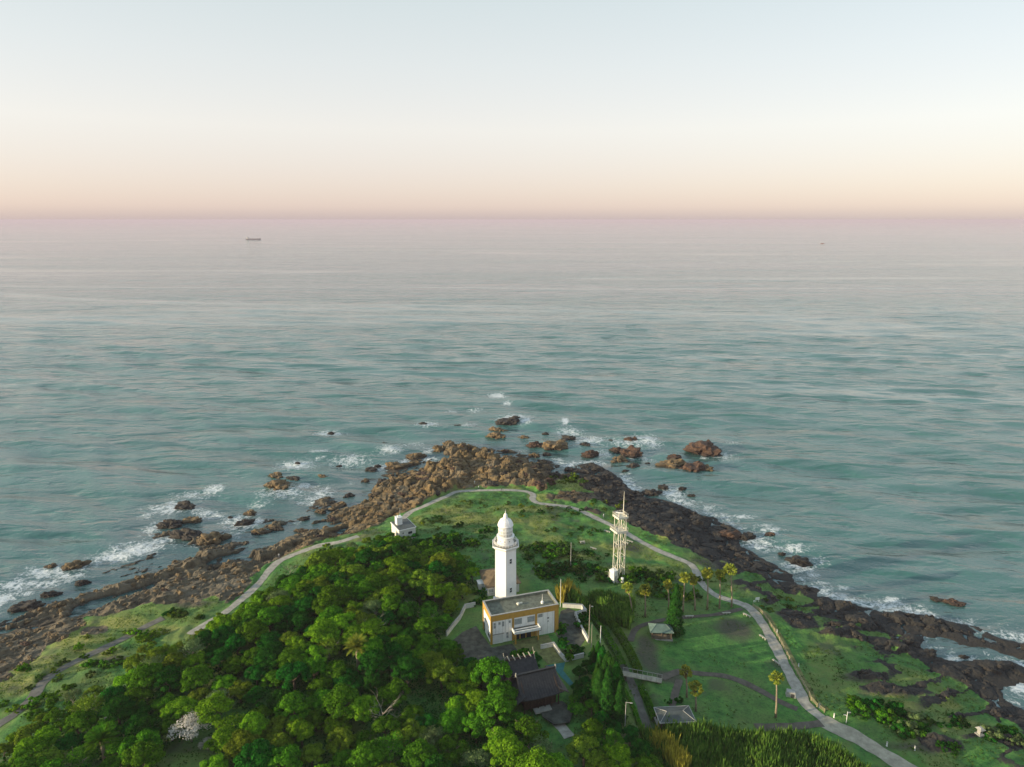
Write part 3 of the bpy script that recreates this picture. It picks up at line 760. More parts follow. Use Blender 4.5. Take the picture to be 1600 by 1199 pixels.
# ------------------------------------------------------------------ museum building
def make_museum():
    z0, hh = 10.0, 8.6
    A, B_, D = at(766.5, 963.5, z0 + hh), at(873, 944.5, z0 + hh), at(744, 941, z0 + hh)
    ux = (B_ - A).normalized(); L = (B_ - A).length
    ang = math.atan2(ux.y, ux.x); uy = Vector((-ux.y, ux.x, 0)); Dp = (D - A).dot(uy)
    root = empty('museum_building', (A.x, A.y, z0), ang)
    tag(root, 'flat-roofed white building with ochre bands and entrance canopy before the lighthouse', 'building')
    W_ = 'white_wall'; O = 'ochre_paint'
    MB().box((L / 2, Dp / 2, (hh - .9) / 2 - .3), (L - .5, Dp - .5, hh - .9 + .6)).build('wall', W_, root)
    MB().box((L / 2, Dp / 2, hh - .82), (L - .6, Dp - .6, .16)).build('roof', 'roof_grey', root)
    # parapet: four runs, ochre outside, pale coping
    par = empty('parapet'); par.parent = root
    bh = 1.75
    for c, d in (((L / 2, .2, hh - bh / 2), (L, .4, bh)), ((L / 2, Dp - .2, hh - bh / 2), (L, .4, bh)), ((.2, Dp / 2, hh - bh / 2), (.4, Dp - .8, bh)), ((L - .2, Dp / 2, hh - bh / 2), (.4, Dp - .8, bh))):
        MB().box(c, d).build('fascia', O, par)
    for c, d in (((L / 2, .2, hh + .04), (L + .06, .5, .09)), ((L / 2, Dp - .2, hh + .04), (L + .06, .5, .09)), ((.2, Dp / 2, hh + .04), (.5, Dp - .9, .085)), ((L - .2, Dp / 2, hh + .04), (.5, Dp - .9, .085))):
        MB().box(c, d).build('coping', 'stone_pale', par)
    for c, d in (((L / 2, Dp - .43, hh - .4), (L - .9, .06, .75)), ((L - .43, Dp / 2, hh - .4), (.06, Dp - .95, .75))): MB().box(c, d).build('parapet_shade_lining', 'roof_grey', root)  # greenish grey inner sheets; the parapet's shade is put into their colour
    hb = hh - bh
    # piers of the front and sides
    fr = [(0.25, .55), (L * .325, .5), (L * .665, .55), (L - .55, 1.1)]
    for x, w in fr: MB().box((x, .18, hb / 2 - .15), (w, .44, hb + .3)).build('pier', O, root)
    for y in (Dp - .25,):
        MB().box((.18, y, hb / 2 - .15), (.44, .5, hb + .3)).build('pier', O, root)
        MB().box((L - .18, y, hb / 2 - .15), (.44, .5, hb + .3)).build('pier', O, root)
    for x0, x1 in ((.55, L * .325 - .28), (L * .665 + .3, L - 1.15)):
        MB().box(((x0 + x1) / 2, .2, hb / 2), (x1 - x0, .12, hb - .05)).build('panel', 'white_paint', root)
        # vertical joints of the panel
        n_ = 6
    x0, x1 = L * .325 + .28, L * .665 - .3
    MB().box(((x0 + x1) / 2, .2, hb - 1.55), (x1 - x0, .12, 3.0)).build('panel', 'white_paint', root)
    MB().box(((x0 + x1) / 2, .235, 1.7), (x1 - x0, .05, 3.3)).build('entrance_screen', O, root)
    def win(x, z, w, h, mat='dark_glass', y=.12, side=False):
        g_ = empty('window'); g_.parent = root; g_.location = (x, y, z) if not side else (y, x, z); g_.rotation_euler = (0, 0, -math.pi / 2 if side else 0)
        MB().box((0, 0, 0), (w, .05, h)).build('pane', mat, g_)
        f = MB(); t_ = .07
        f.box((0, -.03, h / 2 + t_ / 2), (w + 2 * t_, .14, t_)); f.box((0, -.04, -h / 2 - t_ / 2), (w + 2 * t_, .18, t_)); f.box((-w / 2 - t_ / 2, -.03, 0), (t_, .14, h)); f.box((w / 2 + t_ / 2, -.03, 0), (t_, .14, h)); f.build('frame', 'stone_pale', g_)
        return g_
    P1 = L * .325
    for x in (1.2, 2.5, 3.55, 5.4): win(x, hb - .9, .42, .55, 'pale_glass')
    for x, z in ((1.2, hb - 1.75), (3.55, hb - 1.55), (4.75, 2.5), (4.75, 1.5)): win(x, z, .42, .6, 'pale_glass')
    win(x0 + 1.2, hb - 1.3, 1.9, 1.5, 'pale_glass'); win(x1 - 1.2, hb - 1.3, 1.9, 1.5, 'pale_glass')
    X3 = L * .665 + .3
    win(X3 + .9, hb - .75, 1.1, .8, 'pale_glass'); win(X3 + .95, 1.9, .5, .9, 'pale_glass'); win(X3 + 3.2, hb - 1.9, .4, .3); win(X3 + 3.2, hb - 2.9, .25, .2, 'pale_glass')
    # roller shutter with its slats
    sh = MB().box((2.15, .115, 1.35), (2.9, .05, 2.7)).build('roller_shutter', 'pale_glass', root); with_mat(sh, 'white_paint')
    for k in range(8): MB().box((2.15, .085, .35 + k * .32), (2.86, .03, .26)).build('slat', 'white_wall', sh)
    MB().box((2.15, .04, 2.82), (3.2, .2, .16)).build('lintel', 'deck_grey', root)
    for k in range(5): MB().box((.55 + (P1 - .83) * (k + 1) / 6, .12, hb / 2 + 1.4), (.05, .05, hb - 3.0)).build('joint', 'stone_pale', root)
    for k in range(3): MB().box((X3 + 1.75 + 1.35 * k, .125, hb / 2), (.05, .04, hb - .2)).build('joint', 'stone_pale', root)
    # entrance canopy: tray with dark roof
    cz = 3.55; cx0, cx1 = x0 - .55, x1 + .75; cy = -2.3
    cp = MB().box(((cx0 + cx1) / 2, (cy) / 2 + .1, cz), (cx1 - cx0, -cy, .18)).build('canopy', 'roof_slate', root)
    for c, d in ((((cx0 + cx1) / 2, cy + .12, cz + .12), (cx1 - cx0 + .2, .28, .75)), ((cx0 - .02, cy / 2 + .15, cz + .12), (.26, -cy - .3, .74)), ((cx1 + .02, cy / 2 + .15, cz + .12), (.26, -cy - .3, .74)), (((cx0 + cx1) / 2, cy / 2 + .2, cz + .2), (cx1 - cx0 - .3, .22, .3))):
        MB().box(c, d).build('rim', 'white_paint', cp)
    for x in (cx0 + .4, cx1 - .5):
        MB().box((x, cy + .5, 1.7), (.35, .35, 3.5)).build('post', O, root)
    for k in range(3): MB().box((x0 + .9 + k * 1.7, .18, 1.3), (1.3, .06, 2.5)).build('door', 'dark_glass', root)
    # left side: white panel, door and windows
    MB().box((.2, Dp / 2, hb / 2), (.12, Dp - 1.1, hb - .05)).build('panel', 'white_paint', root)
    MB().box((.12, Dp - 1.3, 1.25), (.08, .95, 2.5)).build('door', 'dark_glass', root)
    win(2.0, 1.7, 1.9, 1.0, 'dark_glass', .12, True); win(5.2, 4.6, .5, .7, 'pale_glass', .12, True)
    # things fixed on the roof
    zr = hh - .74
    MB().lathe([(.35, 0), (.35, .35), (.5, .4), (.3, .6)], 12, (L * .47, Dp * .55, zr)).build('roof_vent', 'cream_steel', root)
    MB().box((L * .51, Dp * .58, zr + .18), (1.1, .35, .36)).build('vent_duct', 'cream_steel', root)
    an = MB().lathe([(.42, 0), (.42, .45), (.3, .62), (.08, .8)], 12, (L * .81, Dp * .38, zr)).build('antenna_base', 'white_paint', root)
    MB().tube([(L * .81, Dp * .38, zr + .7), (L * .81, Dp * .38, zr + 2.9)], [.09, .03], 6).build('antenna', 'white_paint', an)
    return root
make_museum()

def wall_run(name, pts_px, z, h, th, mat, label, top=None):
    pts = [at(u, v, z) for u, v in pts_px]
    root = empty(name, (pts[0].x, pts[0].y, z)); tag(root, label, 'wall')
    for i in range(len(pts) - 1):
        d = pts[i + 1] - pts[i]; c = (pts[i] + pts[i + 1]) / 2 - pts[0]; a = math.atan2(d.y, d.x)
        MB().box((c.x, c.y, h / 2 - .3), (d.length + th * .98, th - .004 * i, h + .6), a).build('wall_section', mat, root)
        MB().box((c.x, c.y, h + .06), (d.length + th + .06, th + .12 - .004 * i, .12 + .004 * i), a).build('coping', 'stone_pale', root)
    return root
wall_run('boundary_wall', [(742, 948), (727, 951), (719, 968), (709, 980), (698, 994)], 10, 1.3, .35, 'white_wall', 'low white boundary wall curving left of the museum building')
wall_run('boundary_wall', [(880, 949), (909, 951), (915, 958), (899, 963), (908, 984), (919, 1004)], 10, 1.2, .4, 'white_wall', 'crooked white boundary wall right of the museum building')
wall_run('garden_wall', [(846, 1014), (865, 1010), (876, 1026), (884, 1034), (911, 1027)], 10, 1.1, .35, 'white_wall', 'low white garden wall between museum and shrine')

# ------------------------------------------------------------------ houses and small buildings
def hip_roof(mb, x0, x1, y0, y1, z, rise, ridge_in, th=.18):
    ym = (y0 + y1) / 2
    vs = [(x0, y0, z), (x1, y0, z), (x1, y1, z), (x0, y1, z), (x0 + ridge_in, ym, z + rise), (x1 - ridge_in, ym, z + rise), (x0, y0, z - th), (x1, y0, z - th), (x1, y1, z - th), (x0, y1, z - th)]
    return mb.add(vs, [(0, 1, 5, 4), (2, 3, 4, 5), (1, 2, 5), (3, 0, 4), (6, 7, 1, 0), (7, 8, 2, 1), (8, 9, 3, 2), (9, 6, 0, 3), (9, 8, 7, 6)])
def make_keepers_house():
    z0, ze = 10.0, 13.2
    A, B_, D = at(760, 919, ze), at(815, 911, ze), at(737, 892.5, ze)
    ux = (B_ - A).normalized(); L = (B_ - A).length; uy = Vector((-ux.y, ux.x, 0)); Dp = (D - A).dot(uy)
    root = empty('keeper_house', (A.x, A.y, z0), math.atan2(ux.y, ux.x)); tag(root, 'low white house with brown hipped roof behind the lighthouse', 'house')
    MB().box((L / 2, Dp / 2, (ze - z0) / 2 - .25), (L - 1.2, Dp - 1.2, ze - z0 + .3)).build('wall', 'white_wall', root)
    rf = hip_roof(MB(), 0, L, 0, Dp, ze - z0, 2.4, min(Dp, L) / 2 * .9).build('roof', 'tile_brown', root)
    MB().tube([(min(Dp, L) / 2 * .9 - .1, Dp / 2, ze - z0 + 2.45), (L - min(Dp, L) / 2 * .9 + .1, Dp / 2, ze - z0 + 2.45)], .14, 6).build('ridge_tile', 'tile_brown', rf)
    for x, y, sd_ in ((1.6, .58, 0), (4.2, .58, 0), (6.8, .58, 0), (.58, Dp * .3, 1), (.58, Dp * .62, 1)):
        w = empty('window', (x, y, 1.7), -math.pi / 2 if sd_ else 0); w.parent = root
        MB().box((0, 0, 0), (1.3, .06, 1.1)).build('pane', 'dark_glass' if sd_ else 'pale_glass', w)
        f = MB(); f.box((0, -.03, .6), (1.5, .12, .1)); f.box((0, -.03, -.6), (1.5, .14, .1)); f.box((0, -.04, 0), (.06, .06, 1.1)); f.build('frame', 'white_paint', w)
    MB().box((-.3, Dp * .55, .9), (1.8, 2.4, 1.9)).build('porch', 'white_wall', root)
    MB().box((-.3, Dp * .55, 1.92), (2.2, 2.8, .14)).build('porch_roof', 'white_paint', root)
make_keepers_house()
def make_signal_house():
    z0 = 7.2; ze = z0 + 4.6
    A, B_, D = at(623, 829.5, ze), at(650.5, 823, ze), at(605, 817, ze)
    ux = (B_ - A).normalized(); L = (B_ - A).length; uy = Vector((-ux.y, ux.x, 0)); Dp = (D - A).dot(uy)
    root = empty('signal_house', (A.x, A.y, z0), math.atan2(ux.y, ux.x)); tag(root, 'small white flat-roofed signal house with roof turret on the left shore', 'building')
    h = ze - z0
    MB().box((L / 2, Dp / 2, h / 2 - 1.0), (L - .5, Dp - .5, h + 1.4)).build('wall', 'white_wall', root)
    MB().box((L / 2, Dp / 2, h - .2), (L, Dp, .3)).build('roof_slab', 'white_paint', root)
    MB().box((L / 2, Dp / 2, h + .0), (L - .5, Dp - .5, .16)).build('roof', 'roof_slate', root)
    tx, ty = L * .30, Dp * .62
    tr = MB().box((tx, ty, h + 1.45), (2.1, 2.1, 2.8)).build('turret', 'white_paint', root)
    MB().box((tx, ty, h + 2.9), (2.3, 2.3, .14)).build('turret_cap', 'white_paint', tr)
    MB().lathe([(.28, 0), (.28, .4), (.1, .6)], 10, (tx - .2, ty, h + 2.97)).build('lamp', 'white_paint', tr)
    MB().tube([(tx + .85, ty + .6, h), (tx + .85, ty + .6, h + 5.9)], [.07, .03], 6).build('antenna', 'white_paint', root)
    MB().box((L * .25, .2, h - 1.5), (.4, .2, .4)).build('vent', 'dark_glass', root)
    MB().box((L * .65, .22, h - 1.9), (1.5, .12, .9)).build('window', 'dark_glass', root)
    MB().box((.22, Dp * .35, h - 2.2), (.12, 1.2, 2.0)).build('door', 'concrete', root)
make_signal_house()

def curved_roof(mb, L, D, ze, rise, n=8, lift=.35, th=.22):
    """gabled roof with hollow slopes; ridge along x, eaves at +-D/2"""
    for s in (-1, 1):
        vs = []; fs = []; nx_ = 8
        for i in range(n + 1):
            t_ = i / n; y = s * D / 2 * t_; z = ze + rise * (1 - t_) ** 1.45
            for j in range(nx_ + 1):
                xx = (j / nx_ - .5); flare = 1 + .06 * t_
                vs.append((xx * L * flare, y, z + lift * t_ * (abs(xx) * 2) ** 3))
        w = nx_ + 1; m_ = len(vs)
        vs += [(x, y, z - th) for x, y, z in vs]
        for i in range(n):
            for j in range(nx_):
                a, b, c, d = i * w + j, i * w + j + 1, (i + 1) * w + j + 1, (i + 1) * w + j
                fs.append((a, b, c, d) if s < 0 else (d, c, b, a)); fs.append(tuple(reversed([q + m_ for q in fs[-1]])))
        for j in range(nx_): a, b = n * w + j, n * w + j + 1; fs.append((a, b, b + m_, a + m_))
        for i in range(n):
            for j in (0, nx_): a, b = i * w + j, (i + 1) * w + j; fs.append((a, b, b + m_, a + m_))
        mb.add(vs, fs)
    return mb
def make_shrine():
    z0 = 10.0
    # worship hall
    zr = z0 + 7.2
    a, b = at(809, 1056, zr), at(865, 1043, zr); ang = math.atan2(b.y - a.y, b.x - a.x); L = (b - a).length
    c = (a + b) / 2
    root = empty('shrine_hall', (c.x, c.y, z0), ang); tag(root, 'shrine hall with swept black tiled roof among the trees', 'shrine')
    rf = curved_roof(MB(), L + .8, 9.6, 3.6, 3.6).build('roof', 'tile_black', root)
    MB().box((0, 0, 7.3), (L + .9, .5, .42)).build('ridge', 'tile_black', rf)
    for s in (-1, 1): MB().box((s * (L / 2 + .45), 0, 7.5), (.25, .7, .9), 0, .6).build('ridge_end_tile', 'deck_grey', rf)
    for s in (-1, 1):                      # pent roofs below the gables
        m_ = MB(); x0, x1 = s * (L / 2 - .3), s * (L / 2 + 1.9)
        vs = [(x0, -4.6, 4.7), (x0, 4.6, 4.7), (x1, 5.0, 3.5), (x1, -5.0, 3.5)]; vs += [(x, y, z - .2) for x, y, z in vs]
        m_.add(vs, [(0, 1, 2, 3), (7, 6, 5, 4), (0, 3, 7, 4), (3, 2, 6, 7), (2, 1, 5, 6), (1, 0, 4, 5)]); m_.build('pent_roof', 'tile_black', root)
        MB().add([(s * (L / 2 - .25), -3.4, 4.5), (s * (L / 2 - .25), 3.4, 4.5), (s * (L / 2 - .25), 0, 7.0), (s * (L / 2 - .55), -3.4, 4.5), (s * (L / 2 - .55), 3.4, 4.5), (s * (L / 2 - .55), 0, 7.0)], [(0, 1, 2), (5, 4, 3), (0, 2, 5, 3), (1, 4, 5, 2), (0, 3, 4, 1)]).build('gable', 'temple_wood', root)
    for k in range(16):                    # raised tile courses down both slopes
        for s in (-1, 1):
            x = (k / 15 - .5) * (L + .4); pts = [(x * (1 + .06 * t_), s * 4.8 * t_, 3.6 + 3.6 * (1 - t_) ** 1.45 + .02 + .35 * t_ * (abs(x / L) * 2) ** 3) for t_ in (0.03, .3, .6, .98)]
            MB().tube(pts, .09, 4).build('tile_course', 'tile_black', rf)
    MB().box((0, 0, 1.8), (L - 1.4, 6.4, 3.8)).build('wall', 'temple_wood', root)
    for k in range(6): MB().tube([((k / 5 - .5) * (L - .6), -3.9, -.2), ((k / 5 - .5) * (L - .6), -3.9, 3.7)], .16, 8).build('column', 'temple_wood', root)
    st = MB(); st.box((0, -4.5, .1), (L * .45, 1.6, .4)); st.build('step', 'concrete', root)
    # main sanctuary behind, with logs across its ridge
    zr = z0 + 6.6
    a, b = at(788, 1033, zr), at(834, 1023, zr); ang = math.atan2(b.y - a.y, b.x - a.x); L = (b - a).length; c = (a + b) / 2
    root = empty('shrine_sanctuary', (c.x, c.y, z0), ang); tag(root, 'smaller shrine sanctuary with ridge logs and crossed finials behind the hall', 'shrine')
    rf = curved_roof(MB(), L + .4, 7.2, 3.7, 2.9, lift=.1).build('roof', 'tile_black', root)
    MB().box((0, 0, 6.65), (L + .3, .4, .35)).build('ridge', 'temple_wood', rf)
    for k in range(5):
        x = (k / 4 - .5) * L * .72; MB().tube([(x, -.95, 6.95), (x, .95, 6.95)], .16, 8).build('ridge_log', 'bark_pale', rf)
    for s in (-1, 1):
        for y in (-1, 1): MB().tube([(s * L / 2, y * .9, 6.0), (s * L / 2, -y * .9, 8.2)], .09, 5).build('crossed_finial', 'bark_pale', rf)
    MB().box((0, 0, 1.8), (L - 1.2, 4.6, 3.9)).build('wall', 'temple_wood', root)
make_shrine()

def make_pavilion(name, base_px, w, d, ang, ze, rise, rmat, wmat, label, edge=None, half=True):
    p = G(*base_px)
    root = empty(name, p, ang); tag(root, label, 'pavilion')
    rf = hip_roof(MB(), -w / 2, w / 2, -d / 2, d / 2, ze, rise, min(w, d) * .44, .14).build('roof', rmat, root)
    for a, b in (((-w / 2, -d / 2), (-w / 2 + min(w, d) * .44, 0)), ((w / 2, -d / 2), (w / 2 - min(w, d) * .44, 0)), ((-w / 2, d / 2), (-w / 2 + min(w, d) * .44, 0)), ((w / 2, d / 2), (w / 2 - min(w, d) * .44, 0))):
        MB().tube([(a[0], a[1], ze + .03), (b[0], b[1], ze + rise + .03)], .07, 5).build('hip_ridge', edge or rmat, rf)
    if edge:
        for c, dd in (((0, -d / 2, ze - .04), (w + .1, .14, .22)), ((0, d / 2, ze - .04), (w + .1, .14, .22)), ((-w / 2, 0, ze - .04), (.14, d - .1, .215)), ((w / 2, 0, ze - .04), (.14, d - .1, .215))): MB().box(c, dd).build('eave_board', edge, rf)
    for sx_ in (-1, 0, 1):
        for sy_ in (-1, 1): MB().box((sx_ * (w / 2 - .6), sy_ * (d / 2 - .6), ze / 2 - .1), (.24, .24, ze + .2)).build('post', 'bark', root)
    if half:
        for c, dd in (((0, -d / 2 + .75, .75), (w - 1.4, .25, 1.7)), ((-w / 2 + .75, 0, .75), (.25, d - 1.6, 1.7)), ((w / 2 - .75, 0, .75), (.25, d - 1.6, 1.7)), ((0, d / 2 - .75, .75), (w - 1.4, .25, 1.7))): MB().box(c, dd).build('low_wall', wmat, root)
    MB().box((0, 0, .02), (w - .3, d - .3, .3)).build('floor', 'concrete', root)
make_pavilion('park_pavilion', (1032, 995), 6.6, 4.6, R(-3), 2.6, 1.25, 'roof_green', 'stone_wall', 'open pavilion with grey-green hipped roof on the upper lawn', half=True)
make_pavilion('park_pavilion', (1053, 1133), 8.4, 5.2, R(4), 2.7, .9, 'roof_slate', 'stone_wall', 'dark-roofed pavilion with pale eave edges behind the cane thicket', edge='stone_pale', half=False)

# ------------------------------------------------------------------ radar tower and cabin
def make_radar_tower():
    p = G(966, 905); y = p.y
    root = empty('radar_tower', p, R(24)); tag(root, 'cream steel lattice tower with two railed platforms and tall mast', 'tower')
    z = lambda v: zat(v, y) - p.z
    s = 1.35; zp1, zp2 = z(829), z(808)
    legs = [(-s, -s), (s, -s), (s, s), (-s, s)]
    for x, yy in legs: MB().tube([(x, yy, -.5), (x, yy, zp2)], .14, 6).build('leg', 'cream_steel', root)
    nb = 4
    for k in range(nb):
        za, zb = zp1 * k / nb, zp1 * (k + 1) / nb
        for i in range(4):
            a, b = legs[i], legs[(i + 1) % 4]; mid = ((a[0] + b[0]) / 2, (a[1] + b[1]) / 2)
            MB().tube([(a[0], a[1], zb), (b[0], b[1], zb)], .075, 4).build('girt', 'cream_steel', root)
            if k % 2 == 0: pr = [((a[0], a[1], za), (mid[0], mid[1], zb)), ((b[0], b[1], za), (mid[0], mid[1], zb))]
            else: pr = [((mid[0], mid[1], za), (a[0], a[1], zb)), ((mid[0], mid[1], za), (b[0], b[1], zb))]
            for q in pr: MB().tube(q, .055, 4).build('brace', 'cream_steel', root)
    for i in range(4):
        a, b = legs[i], legs[(i + 1) % 4]; MB().tube([(a[0], a[1], zp1), (b[0], b[1], zp2)], .06, 4).build('brace', 'cream_steel', root)
    for zz, r_, ox in ((zp1, 3.0, -.45), (zp2, 2.6, -.1)):
        pf = MB().lathe([(r_ * .72, zz - .22), (r_ - .05, zz - .04), (r_, zz), (r_, zz + .1)], 4, (ox, 0, 0), R(45)).build('platform', 'cream_steel', root)
        cn = [(ox + (r_ - .06) * math.cos(R(45 + 90 * k)), (r_ - .06) * math.sin(R(45 + 90 * k))) for k in range(4)]
        for k in range(4):
            a, b = cn[k], cn[(k + 1) % 4]
            for q in range(6):
                f_ = q / 6; x, yy = a[0] + (b[0] - a[0]) * f_, a[1] + (b[1] - a[1]) * f_
                MB().tube([(x, yy, zz), (x, yy, zz + 1.5)], .05, 4).build('baluster', 'cream_steel', pf)
            for hz in (.55, 1.4): MB().tube([(a[0], a[1], zz + hz), (b[0], b[1], zz + hz)], .045, 4).build('rail', 'cream_steel', pf)
            MB().box(((a[0] + b[0]) / 2, (a[1] + b[1]) / 2, zz + .28), (math.dist(a, b) - .1, .04, .42), math.atan2(b[1] - a[1], b[0] - a[0])).build('kick_plate', 'cream_steel', pf)
    MB().tube([(.5, .2, 0), (.5, .2, zp2)], .17, 8).build('cable_duct', 'cream_steel', root)
    MB().tube([(1.5, -.4, 0), (1.5, -.4, zp2 + 1)], .07, 5).build('ladder', 'stone_pale', root)
    rd = MB().tube([(-1.2, -.8, zp2), (-1.2, -.8, zp2 + 1.9)], .16, 8).build('radar', 'cream_steel', root)
    MB().box((-1.2, -.8, zp2 + 2.05), (2.3, .3, .3), R(-40)).build('scanner', 'white_paint', rd)
    mt = zat(769, y) - p.z
    MB().tube([(1.1, .2, zp2), (1.1, .2, zp2 + (mt - zp2) * .55), (1.1, .2, mt)], [.16, .12, .05], 8).build('mast', 'cream_steel', root)
    MB().tube([(.6, -1.2, zp2), (.6, -1.2, zp2 + 2.4)], .05, 5).build('antenna', 'cream_steel', root)
    MB().lathe([(.5, 0), (.5, 1.4), (.35, 1.5)], 12, (0, -2.4, .2)).build('tank', 'white_paint', root)
    MB().box((0, 0, -.2), (4.0, 4.0, .5)).build('footing', 'concrete', root)
    p = G(958.5, 909)
    root = empty('equipment_cabin', p, R(40)); tag(root, 'narrow white equipment cabin at the foot of the lattice tower', 'cabin')
    MB().box((0, 0, 1.9), (2.0, 2.0, 4.4)).build('wall', 'white_paint', root)
    rf = MB(); rf.add([(-1.1, -1.1, 4.2), (1.1, -1.1, 4.2), (1.1, 1.1, 4.2), (-1.1, 1.1, 4.2), (0, 0, 4.5), (-1.1, -1.1, 4.08), (1.1, -1.1, 4.08), (1.1, 1.1, 4.08), (-1.1, 1.1, 4.08)], [(0, 1, 4), (1, 2, 4), (2, 3, 4), (3, 0, 4), (5, 6, 1, 0), (6, 7, 2, 1), (7, 8, 3, 2), (8, 5, 0, 3), (8, 7, 6, 5)]); rf.build('roof', 'white_paint', root)
    MB().box((-.2, -1.02, 1.3), (.8, .06, 2.1)).build('door', 'stone_pale', root)
    for s_ in (-1.02,):
        for k in range(4): MB().box((s_, -.7 + .45 * k, 1.7), (.05, .06, 3.6)).build('seam', 'white_wall', root)
    MB().tube([(-1.5, 1.0, -.2), (-1.5, 1.0, 3.6), (-2.3, 1.6, 3.6)], .06, 5).build('cable_frame', 'cream_steel', root)
make_radar_tower()

# ------------------------------------------------------------------ footbridge over the lane
def make_footbridge():
    a = G(972, 1060); b = G(1034, 1069); d = b - a; L = d.length; zt = max(a.z, b.z, Z((a.x + b.x) / 2, (a.y + b.y) / 2) + 1.3) + .08
    root = empty('footbridge', ((a.x + b.x) / 2, (a.y + b.y) / 2, zt), math.atan2(d.y, d.x)); tag(root, 'tan footbridge with pale rails crossing the sunken lane', 'bridge')
    MB().box((0, 0, -.12), (L, 1.9, .16)).build('deck', 'path_tan', root)
    for s in (-1, 1):
        rl = MB().tube([(-L / 2, s * .95, 1.0), (L / 2, s * .95, 1.0)], .06, 5).build('rail', 'stone_pale', root)
        n_ = int(L / 1.2)
        for k in range(n_ + 1): MB().tube([((k / n_ - .5) * (L - .2), s * .95, -.1), ((k / n_ - .5) * (L - .2), s * .95, 1.0)], .045, 4).build('post', 'stone_pale', rl)
    for s in (-1, 1): MB().box((s * (L / 2 - .8), 0, -1.2), (.6, 1.5, 1.9)).build('abutment', 'stone_wall', root)
make_footbridge()

# ------------------------------------------------------------------ labels that tell look-alikes apart
LAND = {}
ORD = ['nearest', 'second', 'third', 'fourth', 'fifth', 'sixth', 'seventh', 'eighth', 'ninth', 'tenth', 'eleventh', 'twelfth', 'thirteenth', 'fourteenth', 'fifteenth', 'sixteenth', 'seventeenth', 'eighteenth', 'nineteenth', 'twentieth']
def label_all(items, group):
    """items: (object, description, position); label = look + which side of the closest landmark + rank by distance"""
    buckets = {}
    for o, desc, p in items:
        u, v = proj(p); best = None
        for n, (lu, lv) in LAND.items():
            d = math.hypot(u - lu, (v - lv) * 1.6)
            if best is None or d < best[0]: best = (d, n, u - lu, v - lv)
        d, n, du, dv = best
        if abs(du) > 1.6 * abs(dv): side = 'left of' if du < 0 else 'right of'
        elif abs(dv) > 1.6 * abs(du): side = 'behind' if dv < 0 else 'in front of'
        else: side = ('behind and ' if dv < 0 else 'in front and ') + ('left of' if du < 0 else 'right of')
        buckets.setdefault((desc, side, n), []).append((d, o))
    for (desc, side, n), lst in buckets.items():
        lst.sort(key=lambda q: q[0])
        for i, (d, o) in enumerate(lst):
            if len(lst) == 1: o['label'] = f'{desc} {side} {n}'
            else: o['label'] = f'{desc}, {ORD[min(i, 19)]} {side} {n}'
            o['group'] = group
for n, uv in {'the lighthouse': (790, 930), 'the museum building': (815, 985), 'the shrine hall': (845, 1080), 'the white signal house': (628, 838), 'the big date palm': (560, 1020), 'the white blossom tree': (300, 1140),
              'the lattice tower': (966, 900), 'the lower left date palm': (165, 1165), 'the coast path bend': (430, 885), 'the upper lawn pavilion': (1030, 995), 'the bare grey tree': (598, 1120), 'the footbridge': (1000, 1064),
              'the promenade foot': (1290, 1128), 'the stone lantern': (1530, 1145), 'the lower road bend': (64, 1070), 'the path loop': (770, 766), 'the offshore twin rocks': (1080, 712), 'the lower pavilion': (1053, 1120), 'the promenade head': (1165, 948)}.items(): LAND[n] = uv

# ------------------------------------------------------------------ rocks
def rock_mesh(name, seed, sub=4, flat=.62):
    bm = bmesh.new(); bmesh.ops.create_icosphere(bm, subdivisions=sub, radius=1.0)
    off = Vector((seed * 13.7, seed * 7.1, seed * 3.3))
    for v_ in bm.verts:
        p = v_.co.copy(); q = p * 1.15 + off
        d = mnoise.fractal(q, 1.0, 2.0, 4) * .5
        c = mnoise.cell_vector(q * 1.3)
        vd = mnoise.voronoi(q * 1.25)[0]; d += (vd[1] - vd[0]) * .55 - .18
        vd2 = mnoise.voronoi(q * 3.1)[0]; d += (vd2[1] - vd2[0]) * .24
        d += (1 - abs(mnoise.noise(q * 3.4)) * 2) * .07
        p = p * (1 + d)
        z = p.z * flat
        if z < -.15: z = -.15 + (z + .15) * .6
        st_ = z * 3.2 + p.x * .35                       # stepped bedding
        z += .05 * math.sin(st_ * 6.28)
        v_.co = Vector((p.x, p.y, z))
    me = bpy.data.meshes.new(name); bm.to_mesh(me); bm.free()
    me.materials.append(MATS['rock_brown'])
    return me
ROCKS = [rock_mesh('rock', i + 1) for i in range(9)]
SMALLR = [rock_mesh('boulder', i + 31, 3, .7) for i in range(6)]
